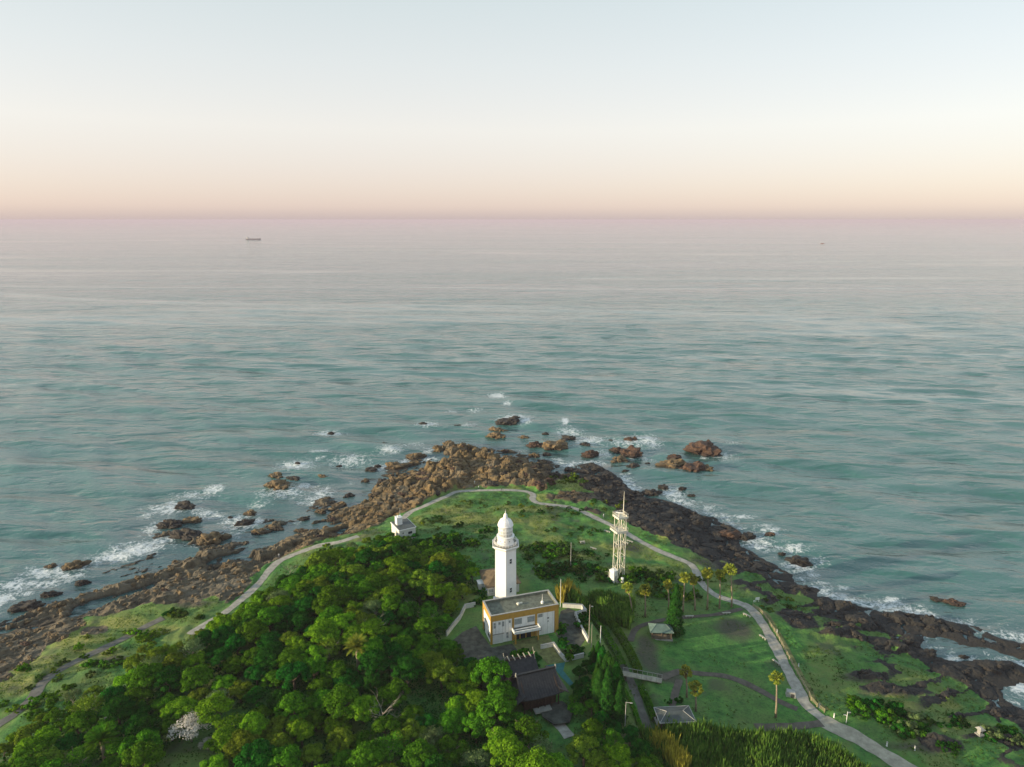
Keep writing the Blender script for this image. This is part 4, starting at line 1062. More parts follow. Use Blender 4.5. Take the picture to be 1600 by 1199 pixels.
SEA_ROCKS = [(434, 762, 44, 0), (431, 745, 26, 0), (504, 747, 19, 0), (461, 750, 24, 1), (517, 678, 11, 1), (530, 729, 8, 1), (465, 724, 8, 1), (600, 694, 9, 1), (617, 731, 34, 0), (590, 729, 11, 1), (571, 752, 14, 0), (598, 754, 20, 1), (580, 735, 18, 1), (651, 715, 30, 0),
             (660, 664, 15, 1), (714, 667, 13, 1), (775, 684, 32, 0), (778, 674, 25, 0), (792, 661, 36, 1), (806, 656, 22, 1), (818, 686, 20, 0), (836, 698, 27, 2), (866, 699, 42, 0), (888, 688, 28, 1), (852, 679, 11, 1), (855, 711, 13, 1), (836, 713, 17, 0), (913, 697, 20, 1), (923, 712, 27, 2),
             (965, 704, 22, 2), (986, 710, 38, 2), (969, 721, 29, 0), (956, 690, 13, 1), (985, 690, 26, 2), (1011, 725, 9, 1), (990, 731, 24, 1), (977, 737, 11, 1), (1099, 697, 32, 2), (1098, 707, 56, 2), (1053, 716, 26, 2), (1050, 728, 42, 0), (1083, 735, 40, 2), (1102, 735, 28, 0), (1120, 704, 14, 1),
             (1036, 762, 18, 1), (1080, 775, 12, 1), (1018, 771, 28, 1), (1066, 764, 14, 1), (116, 886, 40, 0), (80, 886, 20, 0), (287, 792, 30, 1), (391, 803, 22, 0), (382, 819, 26, 1), (360, 809, 9, 1), (431, 826, 24, 0), (408, 832, 26, 0), (1203, 836, 16, 2), (1168, 840, 26, 1), (1249, 878, 36, 1),
             (1222, 866, 12, 1), (1256, 921, 26, 1), (1488, 943, 30, 2), (1462, 938, 20, 1), (1506, 1027, 14, 1), (1452, 1022, 26, 1), (130, 912, 22, 1), (80, 930, 26, 1), (40, 950, 46, 1), (90, 945, 20, 0), (330, 845, 48, 0), (290, 838, 50, 1), (265, 822, 36, 1), (300, 815, 30, 0), (1140, 838, 46, 2), (1120, 842, 36, 1),
             (545, 775, 16, 1), (475, 812, 14, 1), (510, 845, 14, 1), (890, 735, 16, 1), (915, 738, 20, 1), (935, 733, 18, 1), (950, 748, 24, 1), (965, 757, 22, 1), (1000, 783, 20, 1), (1030, 790, 18, 1), (1070, 803, 20, 1), (1085, 808, 18, 1), (500, 800, 18, 0), (530, 790, 20, 0), (470, 830, 20, 0)]
LAND['the big left sea rock'] = (434, 762); LAND['the square surf rock'] = (116, 886); LAND['the right inlet'] = (1500, 1015); LAND['the dark cove'] = (1185, 850)
LAND['the grassy knoll'] = (890, 752); LAND['the surf reef'] = (300, 825)
RM = ['rock_brown', 'rock_dark', 'rock_rust']; RN = ['brown', 'black', 'rust brown']
items = []
def place_rock(p, w, mi, meshes, hz=1.0, sink=.0, name='rock'):
    me = random.choice(meshes); o = link(name, me); with_mat(o, RM[mi])
    s = w / 2.15
    o.location = (p[0], p[1], p[2] - sink); o.scale = (s, s * random.uniform(.55, .85), s * hz * random.uniform(.7, 1.05)); o.rotation_euler = (random.uniform(-.12, .12), random.uniform(-.12, .12), random.choice((0, math.pi)) + random.uniform(-.45, .45))
    o['category'] = 'rock'
    return o
for u, v, wpx, mi in SEA_ROCKS:
    p = at(u, v, 0.2); w = wpx * p.y / 1035
    o = place_rock(p, w, mi, ROCKS, .95)
    sz_ = 'large' if wpx > 30 else ('small' if wpx < 16 else 'middling')
    items.append((o, f'{sz_} {RN[mi]} sea rock', p))
# boulders piled on the reef
cells = []
cand = np.argwhere((rock > .8) & (Hs > .3) & (sd > 1) & (sd < 60))
rr_ = random.Random(5); taken = []
k = 0
while len(taken) < 205 and k < 20000:
    k += 1; iy, ix = cand[rr_.randrange(len(cand))]; x, y = gx[ix], gy[iy]
    u, v = proj((x, y, Hs[iy, ix]))
    if not (-10 < u < 1610 and v < 1205): continue
    tp = tip[iy, ix]
    if rr_.random() > .25 + .75 * tp + (.25 if u > 880 else 0): continue
    w = rr_.uniform(1.8, 4.4) * (1.25 if tp > .5 else 1)
    if any((x - a) ** 2 + (y - b) ** 2 < (.42 * (w + c)) ** 2 for a, b, c in taken): continue
    if min(abs(x - q[0]) + abs(y - q[1]) for q in path_lines['coast_path'] + path_lines['point_path']) < 3.2: continue
    taken.append((x, y, w))
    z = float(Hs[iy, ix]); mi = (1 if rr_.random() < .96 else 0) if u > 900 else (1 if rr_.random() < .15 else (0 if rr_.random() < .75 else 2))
    o = place_rock((x, y, z), w, mi, ROCKS, 1.15, .1 * w, 'boulder')
    items.append((o, f'{"large" if w > 3.6 else "rounded"} {RN[mi]} reef boulder', (x, y, z)))
label_all(items, 'rocks around the headland')
# small loose stones along the shore
bs = []
base = [np.array([v_.co[:] for v_ in m_.vertices]) for m_ in SMALLR]
bf = [np.array([p_.vertices[:] for p_ in m_.polygons]) for m_ in SMALLR]
VV = []; FF = []; off = 0; nst = 0; mats_i = []
while nst < 1100:
    iy, ix = cand[rr_.randrange(len(cand))]; x, y = gx[ix] + rr_.random(), gy[iy] + rr_.random(); z = Z(x, y)
    if z < -.1: continue
    j = rr_.randrange(6); s = rr_.uniform(.3, .95); a = rr_.uniform(0, 6.28); c_, s_ = math.cos(a), math.sin(a)
    b_ = base[j] * (s, s * .8, s); vv = np.stack([b_[:, 0] * c_ - b_[:, 1] * s_ + x, b_[:, 0] * s_ + b_[:, 1] * c_ + y, b_[:, 2] + z], 1)
    VV.append(vv); FF.append(bf[j] + off); off += len(vv); nst += 1
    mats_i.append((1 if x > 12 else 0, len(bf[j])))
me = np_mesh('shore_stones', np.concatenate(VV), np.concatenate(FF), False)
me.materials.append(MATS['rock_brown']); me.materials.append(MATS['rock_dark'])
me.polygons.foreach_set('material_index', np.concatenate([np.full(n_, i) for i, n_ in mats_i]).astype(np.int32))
tag(link('shore_stones', me), 'loose stones scattered over the reef', None, None, 'stuff')

# ------------------------------------------------------------------ foliage
def leaves_mesh(name, C, N, S, mat, asp=1.6, seed=1):
    """one small rhombic leaf face for each centre C, facing about N, of length S"""
    r = np.random.default_rng(seed); n = len(C)
    N = N / (np.linalg.norm(N, axis=1)[:, None] + 1e-9) + r.normal(0, .32, (n, 3)); N /= np.linalg.norm(N, axis=1)[:, None] + 1e-9
    T = r.normal(0, 1, (n, 3)); T -= (T * N).sum(1)[:, None] * N; T /= np.linalg.norm(T, axis=1)[:, None] + 1e-9
    B = np.cross(N, T); S = np.asarray(S)[:, None]
    a, b = T * S * .5, B * S * .5 / asp
    V = np.stack([C - a, C - b * 1.0 + a * .1, C + a, C + b + a * .1], 1).reshape(-1, 3)
    me = np_mesh(name, V, np.arange(n * 4).reshape(n, 4), False); me.materials.append(MATS[mat])
    return me
def crown_mesh(name, seed, rx=3.4, h=3.6, base=3.0, nb=34, nl=150, leaf=.42, mat='leaf_mid', flat=1.0, loose=0.0):
    r = np.random.default_rng(seed); Cs = []; Ns = []; Ss = []
    lob = [(r.uniform(0, 6.28), r.uniform(.55, 1.05)) for _ in range(5)]
    for i in range(nb):
        a = r.uniform(0, 6.28); t_ = r.uniform(0, 1) ** .6
        k = .72 + .28 * max(math.cos(a - q) * w for q, w in lob)
        rad = rx * t_ * k; zz = base + h * (math.sqrt(max(0, 1 - (t_ * .95) ** 2)) * r.uniform(.55, 1.0)) * flat + r.uniform(-.4, .3)
        br = r.uniform(.75, 1.45) * (rx / 3.4) * (1 - .3 * t_)
        c = np.array([rad * math.cos(a), rad * math.sin(a), zz])
        d = r.normal(0, 1, (nl, 3)); d /= np.linalg.norm(d, axis=1)[:, None]
        d[:, 2] = np.where(d[:, 2] < -.35, -d[:, 2] * .6, d[:, 2])
        rr = br * r.uniform(.72, 1.08 + loose, (nl, 1))
        Cs.append(c + d * rr * np.array([1, 1, .72])); Ns.append(d + np.array([0, 0, .35])); Ss.append(leaf * r.uniform(.6, 1.25, nl))
    return leaves_mesh(name, np.concatenate(Cs), np.concatenate(Ns), np.concatenate(Ss), mat, 1.5, seed)
def trunk_mesh(name, seed, h=3.6, rx=2.4, r0=.24, mat='bark', limbs=6, twigs=0, top=None):
    r = random.Random(seed); mb = MB(); top = top or h
    lean = (r.uniform(-.5, .5), r.uniform(-.5, .5))
    mb.tube([(0, 0, -.8), (lean[0] * .3, lean[1] * .3, h * .45), (lean[0], lean[1], h)], [r0 * 1.35, r0, r0 * .6], 7)
    for i in range(limbs):
        a = 6.28 * i / limbs + r.uniform(-.4, .4); z = h * r.uniform(.45, .95); L = rx * r.uniform(.7, 1.1); f_ = z / h
        p0 = (lean[0] * f_, lean[1] * f_, z); p1 = (p0[0] + L * .5 * math.cos(a), p0[1] + L * .5 * math.sin(a), z + L * .5); p2 = (p0[0] + L * math.cos(a + .2), p0[1] + L * math.sin(a + .2), z + L * .95)
        mb.tube([p0, p1, p2], [r0 * .5, r0 * .35, r0 * .14], 5)
        for t_ in range(twigs):
            b_ = a + r.uniform(-1.2, 1.2); l2 = L * r.uniform(.4, .8); s_ = p1 if t_ % 2 else p2
            m_ = (s_[0] + l2 * .5 * math.cos(b_), s_[1] + l2 * .5 * math.sin(b_), s_[2] + l2 * .4)
            mb.tube([s_, m_, (s_[0] + l2 * math.cos(b_ + .4), s_[1] + l2 * math.sin(b_ + .4), s_[2] + l2 * r.uniform(.5, 1))], [r0 * .22, r0 * .15, r0 * .06], 4)
    me = mb.mesh(name, True); me.materials.append(MATS[mat]); return me
CROWN = [crown_mesh('crown', 100 + i, rx=3.3 + .25 * (i % 3), h=2.9 + .35 * (i % 4), base=2.7 + .2 * (i % 3), nb=34 + 3 * (i % 4), nl=215, leaf=.37) for i in range(10)]
CROWN_LOOSE = [crown_mesh('crown', 200 + i, rx=3.3, h=3.0, base=2.8, nb=26, nl=85, leaf=.30, loose=.35) for i in range(4)]
TRUNK = [trunk_mesh('trunk', 300 + i) for i in range(5)]
TRUNK_PALE = [trunk_mesh('trunk', 320 + i, 3.6, 1.7, .16, 'bark_pale', 7, 3) for i in range(4)]
SHRUB = [crown_mesh('shrub', 400 + i, rx=1.6, h=1.1, base=.1, nb=11, nl=120, leaf=.30, mat='leaf_dark') for i in range(6)]
def put_tree(x, y, tone, s, hs=1.0, loose=False, rz=None, name='broadleaf_tree'):
    z = Z(x, y); rz = random.uniform(0, 6.28) if rz is None else rz
    e = empty(name, (x, y, z), rz); e.scale = (s, s, s * hs)
    tr = link('trunk', random.choice(TRUNK_PALE if loose else TRUNK), e)
    cr = link('crown', random.choice(CROWN_LOOSE if loose else CROWN), e); with_mat(cr, tone)
    e['category'] = 'tree'
    return e
wood_px = [(-40, 1300), (-10, 1225), (25, 1150), (90, 1118), (160, 1082), (225, 1050), (285, 1018), (345, 985), (402, 948), (448, 912), (480, 892), (520, 872), (545, 860), (590, 852), (640, 862), (690, 868), (735, 880), (742, 925), (722, 945), (706, 972), (690, 998), (704, 1030), (742, 1062),
           (772, 1088), (796, 1122), (822, 1158), (846, 1200), (870, 1300)]
wood = gpoly(wood_px)
clear = [(G(290, 1185), 7.5), (G(672, 1112), 5.5), (G(165, 1122), 3.2), (G(560, 1035), 4.6), (G(598, 1122), 3.0), (G(165, 1190), 4.0), (G(300, 1148), 3.0), (G(250, 1152), 3.0), (G(630, 832), 4.2), (G(312, 1182), 5.5), (G(262, 1180), 4.5), (G(300, 1162), 4.0), (G(845, 1105), 8.0), (G(878, 1140), 4.0)]
TONE = {'leaf_dark': 'dark green', 'leaf_mid': 'mid green', 'leaf_bright': 'bright green', 'leaf_olive': 'olive', 'leaf_grey': 'grey-green', 'scrub_leaf': 'muted green', 'blossom': 'white'}
rt = random.Random(11); pts = []; titems = []
xs = [p[0] for p in wood]; ys = [p[1] for p in wood]; k = 0
wsd_cache = None
while k < 16000 and len(pts) < 292:
    k += 1; x = rt.uniform(min(xs), max(xs)); y = rt.uniform(max(104, min(ys)), max(ys))
    if not inside(np.array([x]), np.array([y]), wood)[0]: continue
    u, v = proj((x, y, Z(x, y) + 5))
    if u < -60 or u > 1000 or v > 1225: continue
    if any((x - c.x) ** 2 + (y - c.y) ** 2 < r_ * r_ for c, r_ in clear): continue
    mind = 4.35 if y > 150 else 4.7
    if any((x - a) ** 2 + (y - b) ** 2 < mind * mind for a, b in pts): continue
    if inside(np.array([x]), np.array([y]), terr)[0]: continue
    if min((x - q.x) ** 2 + (y - q.y) ** 2 for q in path_lines['coast_path']) < 16: continue
    pts.append((x, y))
    edge = float(seg_dist(np.array([x]), np.array([y]), wood)[0])
    nv = float(fbm(np.array([x / 14.]), np.array([y / 14.]), 501, 3)[0]) + rt.uniform(-.12, .12)
    if v < 930 and u > 560: tone = rt.choice(['leaf_mid', 'leaf_dark', 'leaf_olive', 'leaf_bright', 'leaf_mid', 'leaf_olive'])
    elif nv > .60: tone = rt.choice(['leaf_olive', 'leaf_bright', 'leaf_bright', 'leaf_olive', 'leaf_grey'])
    elif nv > .50: tone = rt.choice(['leaf_bright', 'leaf_mid', 'leaf_mid'])
    elif nv > .42: tone = rt.choice(['leaf_mid', 'leaf_mid', 'leaf_dark', 'leaf_olive'])
    else: tone = rt.choice(['leaf_dark', 'leaf_dark', 'leaf_mid'])
    s = rt.uniform(.82, 1.25) * (.6 + .4 * min(1, edge / 10)); loose = tone in ('leaf_grey',) or rt.random() < .04
    if u > 680 and v > 1030: s = rt.uniform(.95, 1.3)
    e = put_tree(x, y, tone, s, rt.uniform(.75, 1.05), loose)
    titems.append((e, ('thin-leaved ' if loose else 'round ') + TONE[tone] + ' tree', (x, y, Z(x, y) + 4)))
# trees round the shrine, the lane and below the terrace
for u, v, s, tone in [(610, 846, .5, 'leaf_mid'), (622, 851, .5, 'leaf_bright'), (636, 850, .48, 'leaf_mid'), (649, 845, .45, 'leaf_dark'), (714, 1040, .7, 'leaf_mid'), (735, 1056, .75, 'leaf_dark'), (752, 1075, 1.05, 'leaf_mid'), (778, 1092, .62, 'leaf_dark'), (765, 1058, .7, 'leaf_dark'), (832, 1048, .72, 'leaf_dark'), (823, 1042, .5, 'leaf_dark'), (880, 1018, .4, 'leaf_dark'), (893, 1023, .42, 'leaf_dark'), (908, 1100, .62, 'leaf_dark'), (925, 1118, .6, 'leaf_mid'), (900, 1120, .5, 'leaf_mid'), (925, 1165, .9, 'leaf_mid'),
                      (912, 1198, .95, 'leaf_olive'), (950, 1180, .85, 'leaf_mid'), (965, 1215, 1.0, 'leaf_bright'), (935, 1220, .9, 'leaf_olive'), (1000, 1195, .85, 'leaf_dark'), (985, 1165, .7, 'leaf_dark'), (890, 1035, .35, 'leaf_mid'), (870, 1232, 1.0, 'leaf_bright'), (1010, 1222, .9, 'leaf_mid'), (940, 1140, .6, 'leaf_dark'), (960, 1152, .55, 'leaf_dark'), (905, 1062, .5, 'leaf_dark'), (918, 1052, .55, 'leaf_dark'), (915, 1080, .5, 'leaf_dark'), (922, 1096, .6, 'leaf_dark'), (930, 1062, .6, 'leaf_dark'), (902, 1084, .45, 'leaf_dark'), (897, 1102, .4, 'leaf_mid'), (928, 1035, .5, 'leaf_dark')]:
    p = G(u, v); e = put_tree(p.x, p.y, tone, s, 1.0); titems.append((e, 'round ' + TONE[tone] + ' tree', (p.x, p.y, p.z + 3)))
label_all(titems, 'broadleaf trees of the headland wood')

# shrubs on the open ground
sitems = []
def put_shrub(u, v, s, tone, hz=1.0):
    p = G(u, v); o = link('shrub', rt.choice(SHRUB)); with_mat(o, tone)
    o.location = (p.x, p.y, p.z - .15); o.scale = (s, s * rt.uniform(.75, 1), s * hz * rt.uniform(.75, 1.1)); o.rotation_euler = (0, 0, rt.uniform(0, 6.28)); o['category'] = 'shrub'
    sitems.append((o, ('low ' if s < 1.1 else 'broad ') + TONE[tone] + ' shrub', p))
def shrub_patch(u0, v0, ru, rv, n, smin, smax, tones, hz=1.0):
    for _ in range(n):
        a = rt.uniform(0, 6.28); q = math.sqrt(rt.random()); u_, v_ = u0 + ru * q * math.cos(a), v0 + rv * q * math.sin(a)
        if not (-15 < u_ < 1612 and v_ < 1206): continue
        put_shrub(u_, v_, rt.uniform(smin, smax), rt.choice(tones), hz)
D_, M_, O_, S_, B_2, G_ = 'leaf_dark', 'leaf_mid', 'leaf_olive', 'scrub_leaf', 'leaf_bright', 'leaf_grey'
shrub_patch(700, 852, 50, 14, 26, 1.2, 2.2, [D_, D_, M_]); shrub_patch(755, 832, 20, 8, 5, 1.0, 1.6, [D_, S_]); shrub_patch(850, 862, 40, 14, 18, 1.1, 2.0, [D_, M_, S_, D_]); shrub_patch(880, 895, 50, 10, 24, 1.2, 2.0, [D_, D_, M_, S_])
shrub_patch(940, 900, 40, 12, 14, 1.0, 1.8, [D_, M_, S_]); shrub_patch(1010, 905, 40, 14, 18, 1.0, 1.9, [D_, M_, S_]); shrub_patch(920, 868, 30, 8, 10, .7, 1.2, [D_, S_]); shrub_patch(1050, 930, 50, 12, 16, .9, 1.7, [D_, M_, S_, O_])
shrub_patch(690, 818, 40, 10, 12, .7, 1.3, [S_, D_, O_]); shrub_patch(760, 790, 60, 8, 12, .6, 1.0, [S_, S_, D_, O_]); shrub_patch(850, 800, 60, 10, 16, .6, 1.1, [S_, D_, O_]); shrub_patch(900, 830, 50, 8, 10, .6, 1.0, [S_, D_]); shrub_patch(890, 752, 32, 9, 16, .8, 1.5, [S_, O_, O_])
shrub_patch(950, 790, 30, 8, 8, .7, 1.2, [S_, O_, D_]); shrub_patch(1372, 1115, 34, 12, 16, 1.1, 1.9, [D_, M_, D_]); shrub_patch(1420, 1140, 22, 14, 12, 1.2, 2.0, [M_, G_, D_]); shrub_patch(1480, 1130, 40, 8, 9, .7, 1.1, [D_, S_]); shrub_patch(1330, 1100, 12, 8, 4, .8, 1.2, [M_])
shrub_patch(1570, 1155, 26, 14, 10, 1.0, 1.7, [G_, D_, M_]); shrub_patch(1490, 1170, 26, 6, 4, .8, 1.2, [D_]); shrub_patch(1215, 945, 30, 12, 8, .7, 1.2, [S_, O_]); shrub_patch(225, 995, 40, 10, 8, .8, 1.3, [B_2, M_, O_]); shrub_patch(150, 1035, 50, 10, 9, .7, 1.2, [M_, S_, B_2]); shrub_patch(510, 860, 22, 8, 7, .9, 1.5, [S_, O_, D_])
shrub_patch(275, 960, 18, 6, 5, .9, 1.4, [S_, O_, D_]); shrub_patch(200, 1010, 90, 22, 16, .6, 1.2, [S_, O_, B_2, O_]); shrub_patch(90, 1060, 80, 26, 14, .6, 1.2, [O_, S_, M_]); shrub_patch(330, 965, 30, 8, 6, .6, 1.1, [O_, S_, D_]); shrub_patch(40, 1110, 40, 16, 8, .8, 1.4, [B_2, M_, O_]); shrub_patch(80, 1095, 40, 8, 7, .9, 1.4, [B_2, M_]); shrub_patch(1110, 905, 22, 10, 6, .7, 1.2, [S_, M_]); shrub_patch(880, 985, 5, 22, 9, .7, 1.0, [D_, M_]); shrub_patch(893, 1020, 14, 6, 5, .9, 1.2, [D_])
shrub_patch(706, 1018, 12, 12, 7, .9, 1.5, [D_, M_]); shrub_patch(745, 1052, 22, 6, 6, .9, 1.4, [D_, M_]); shrub_patch(912, 975, 9, 22, 9, .8, 1.3, [D_, M_]); shrub_patch(812, 1024, 16, 6, 6, .7, 1.1, [D_, M_]); shrub_patch(750, 935, 12, 12, 6, .8, 1.3, [D_, M_])
for u, v in ((1043, 1098), (1061, 1098)): put_shrub(u, v, .75, D_, 1.4)
# the 295 that show largest stay single shrubs; the smallest ones are joined as low scrub
sitems.sort(key=lambda q: -q[0].scale[0] / q[2].y)
VV = []; low_mats = [D_, M_, O_, S_, B_2, G_]; mi_ = []
for o, _, p in sitems[295:]:
    me0 = o.data; co = np.empty(len(me0.vertices) * 3); me0.vertices.foreach_get('co', co); co = co.reshape(-1, 4, 3)[::2].reshape(-1, 3) * np.array(o.scale)
    a = o.rotation_euler[2]; x_, y_ = co[:, 0] * math.cos(a) - co[:, 1] * math.sin(a), co[:, 0] * math.sin(a) + co[:, 1] * math.cos(a)
    VV.append(np.stack([x_ + o.location[0], y_ + o.location[1], co[:, 2] + o.location[2]], 1)); mi_ += [low_mats.index(o.material_slots[0].material.name)] * (len(co) // 4)
    bpy.data.objects.remove(o)
sitems = sitems[:295]
if VV:
    V_ = np.concatenate(VV); me = np_mesh('low_scrub', V_, np.arange(len(V_)).reshape(-1, 4), False)
    for n_ in low_mats: me.materials.append(MATS[n_])
    me.polygons.foreach_set('material_index', np.array(mi_, np.int32))
    tag(link('low_scrub', me), 'small low scrub dotted over the open headland', None, None, 'stuff')
label_all(sitems, 'shrubs on the open headland')
# undergrowth between the trunks
n = 0; Cs = []; Ns = []; Ss = []; ru = np.random.default_rng(9)
bx = ru.uniform(min(xs), max(xs), 30000); by = ru.uniform(100, max(ys), 30000)
ok = inside(bx, by, wood) & ~inside(bx, by, terr); bx, by = bx[ok][:5200], by[ok][:5200]
d0 = np.sqrt((bx - clear[0][0].x) ** 2 + (by - clear[0][0].y) ** 2) > 6.5; bx, by = bx[d0], by[d0]
for _ in range(7):
    ox, oy = ru.normal(0, .55, len(bx)), ru.normal(0, .55, len(bx)); zz = sample(Hs, bx + ox, by + oy)
    Cs.append(np.stack([bx + ox, by + oy, zz + ru.uniform(.1, 1.3, len(bx))], 1)); Ns.append(np.stack([ox, oy, np.full(len(bx), .6)], 1)); Ss.append(ru.uniform(.35, .7, len(bx)))
me = leaves_mesh('undergrowth', np.concatenate(Cs), np.concatenate(Ns), np.concatenate(Ss), 'leaf_dark', 1.4, 3)
tag(link('undergrowth', me), 'dark undergrowth covering the floor of the wood', None, None, 'stuff')

# tussocks that roughen the wild grass
cg = np.argwhere((rock < .3) & (pathmask < .1) & (sd > 6) & (td < -2) & ((lawn_in < .3) | (np.random.default_rng(12).random(X.shape) < .25)))
pick = cg[np.random.default_rng(4).integers(0, len(cg), 42000)]
tx_, ty_ = gx[pick[:, 1]] + ru.uniform(-.3, .3, len(pick)), gy[pick[:, 0]] + ru.uniform(-.3, .3, len(pick))
dn = fbm(tx_ / 6, ty_ / 6, 611, 3) + .35 * sample(dry, tx_, ty_)
kp = dn > .52; tx_, ty_ = tx_[kp], ty_[kp]; dv_ = sample(dry, tx_, ty_) > .45
for nm, sel, mt, lb in (('dry_grass', dv_, 'cane', 'yellowed dry grass tufts on the slopes'), ('rough_grass', ~dv_, 'scrub_leaf', 'rough green grass tufts on the open ground')):
    a, b_ = tx_[sel], ty_[sel]; zz = sample(Hs, a, b_); Cs = []; Ns = []; Ss = []
    for _ in range(3):
        ox, oy = ru.normal(0, .3, len(a)), ru.normal(0, .3, len(a)); Cs.append(np.stack([a + ox, b_ + oy, zz + ru.uniform(.05, .45, len(a))], 1)); Ns.append(np.stack([ox, oy, np.full(len(a), .5)], 1)); Ss.append(ru.uniform(.3, .6, len(a)))
    tag(link(nm, leaves_mesh(nm, np.concatenate(Cs), np.concatenate(Ns), np.concatenate(Ss), mt, 1.8, 8)), lb, None, None, 'stuff')

# ------------------------------------------------------------------ cane thickets
def canes(name, polys, n, h0, h1, mat, label, seed, wid=.22):
    r = np.random.default_rng(seed); Vs = []
    for poly, share in polys:
        pl = gpoly(poly); px_ = [q[0] for q in pl]; py_ = [q[1] for q in pl]; m_ = int(n * share); got = 0
        a = r.uniform(min(px_), max(px_), m_ * 6); b = r.uniform(min(py_), max(py_), m_ * 6); ok = inside(a, b, pl); a, b = a[ok][:m_], b[ok][:m_]
        z = sample(Hs, a, b) - .1; h = r.uniform(h0, h1, len(a)) * (.75 + .5 * fbm(a / 3, b / 3, seed, 2)); th = r.uniform(0, 6.28, len(a)); w = wid * r.uniform(.6, 1.3, len(a)); lx, ly = r.normal(0, .12, len(a)) * h, r.normal(0, .12, len(a)) * h
        c, s = np.cos(th) * w, np.sin(th) * w
        Vs.append(np.stack([np.stack([a - c * .4, b - s * .4, z], 1), np.stack([a + c * .4, b + s * .4, z], 1), np.stack([a + c + lx * .6, b + s + ly * .6, z + h * .6], 1), np.stack([a + lx, b + ly, z + h], 1), np.stack([a - c + lx * .6, b - s + ly * .6, z + h * .6], 1)], 1).reshape(-1, 3))
    V_ = np.concatenate(Vs); me = np_mesh(name, V_, np.arange(len(V_)).reshape(-1, 5), False); me.materials.append(MATS[mat])
    return tag(link(name, me), label, None, None, 'stuff')
thick1 = [(1000, 1152), (1030, 1145), (1075, 1148), (1120, 1152), (1180, 1160), (1230, 1158), (1270, 1165), (1300, 1182), (1340, 1205), (1390, 1240), (1250, 1260), (1080, 1260), (1030, 1230), (1010, 1190)]
canes('cane_thicket', [(thick1, 1)], 15000, 2.2, 4.4, 'cane', 'tall green and yellow cane thicket at the bottom right', 21)
canes('cane_thicket', [([(1020, 1160), (1050, 1180), (1075, 1215), (1060, 1230), (1040, 1200), (1018, 1172)], 1)], 1500, 3.6, 5.0, 'cane_sunlit', 'yellow sunlit canes on the near edge of the bottom thicket', 22)
canes('cane_thicket', [([(875, 940), (935, 935), (990, 948), (985, 985), (950, 978), (920, 960)], 1)], 4200, 2.8, 4.6, 'cane', 'cane thicket between the museum yard and the lattice tower', 23)
canes('cane_thicket', [([(868, 938), (880, 932), (905, 936), (903, 944), (880, 945)], 1)], 420, 5.0, 6.4, 'cane_sunlit', 'yellow cane tops catching sun right of the museum roof', 24)

# ------------------------------------------------------------------ hedges along the lane
def hedge(px_pts, w, h, label, seed):
    pl = gpoly(px_pts); r = np.random.default_rng(seed); Cs = []; Ns = []; core = MB()
    for i in range(len(pl) - 1):
        a, b = Vector((*pl[i], 0)), Vector((*pl[i + 1], 0)); L = (b - a).length; d = (b - a).normalized(); nr_ = Vector((-d.y, d.x, 0)); n_ = int(L * 130)
        t_ = r.uniform(0, L, n_); s_ = r.uniform(-1, 1, n_); f_ = r.uniform(0, 1, n_)
        side = r.random(n_) < .5
        ss = np.where(side, np.sign(s_) * w / 2, s_ * w / 2); zz = np.where(side, f_ * h, h) + r.normal(0, .07, n_)
        x = a.x + d.x * t_ + nr_.x * ss; y = a.y + d.y * t_ + nr_.y * ss
        Cs.append(np.stack([x, y, sample(H0, x, y) + zz], 1)); Ns.append(np.stack([nr_.x * ss * side, nr_.y * ss * side, np.where(side, .3, 1.0)], 1))
    C = np.concatenate(Cs); return tag(link('hedge', leaves_mesh('hedge', C, np.concatenate(Ns), r.uniform(.22, .42, len(C)), 'leaf_mid', 1.4, seed)), label, 'hedge', 'hedges along the sunken lane')
hedge([(922, 962), (944, 992), (962, 1022), (974, 1046)], 1.8, 1.5, 'clipped hedge on the left side of the sunken lane above the footbridge', 31)
hedge([(946, 962), (968, 994), (986, 1026), (999, 1056)], 1.6, 1.4, 'clipped hedge on the right side of the sunken lane above the footbridge', 32)
hedge([(1000, 1078), (1012, 1102), (1022, 1128)], 1.2, 1.1, 'low hedge on the right side of the lane below the footbridge', 33)
hedge([(974, 1080), (988, 1108), (1000, 1140)], 1.4, 1.2, 'clipped hedge on the left side of the lane below the footbridge', 34)

# ------------------------------------------------------------------ cypress and conifer
def column_mesh(name, seed, h, r0, n, mat, leaf=.4, cone=False):
    r = np.random.default_rng(seed); t_ = r.uniform(0, 1, n); a = r.uniform(0, 6.28, n)
    prof = (np.sin(np.clip(t_ * 1.02, 0, 1) * math.pi) ** .5 * (1 - .35 * t_)) if not cone else ((1 - t_) ** .7 * (.65 + .45 * np.abs(np.sin(t_ * 17 + np.cos(a * 2)))) + .04)
    rad = r0 * prof * (.78 + .3 * fbm(a * 1.3, t_ * 9, seed, 3)) * r.uniform(.75, 1.05, n)
    C = np.stack([rad * np.cos(a), rad * np.sin(a), .3 + t_ * h], 1); N = np.stack([np.cos(a), np.sin(a), np.full(n, .5)], 1)
    return leaves_mesh(name, C, N, leaf * r.uniform(.6, 1.3, n), mat, 1.8, seed)
CYP = [column_mesh('crown', 600 + i, 9.0, 1.7, 4600, 'cypress_leaf', .42, i == 1) for i in range(3)]
CYT = MB().tube([(0, 0, -.5), (0, 0, 6)], [.22, .08], 6).mesh('trunk'); CYT.materials.append(MATS['bark'])
ci = []
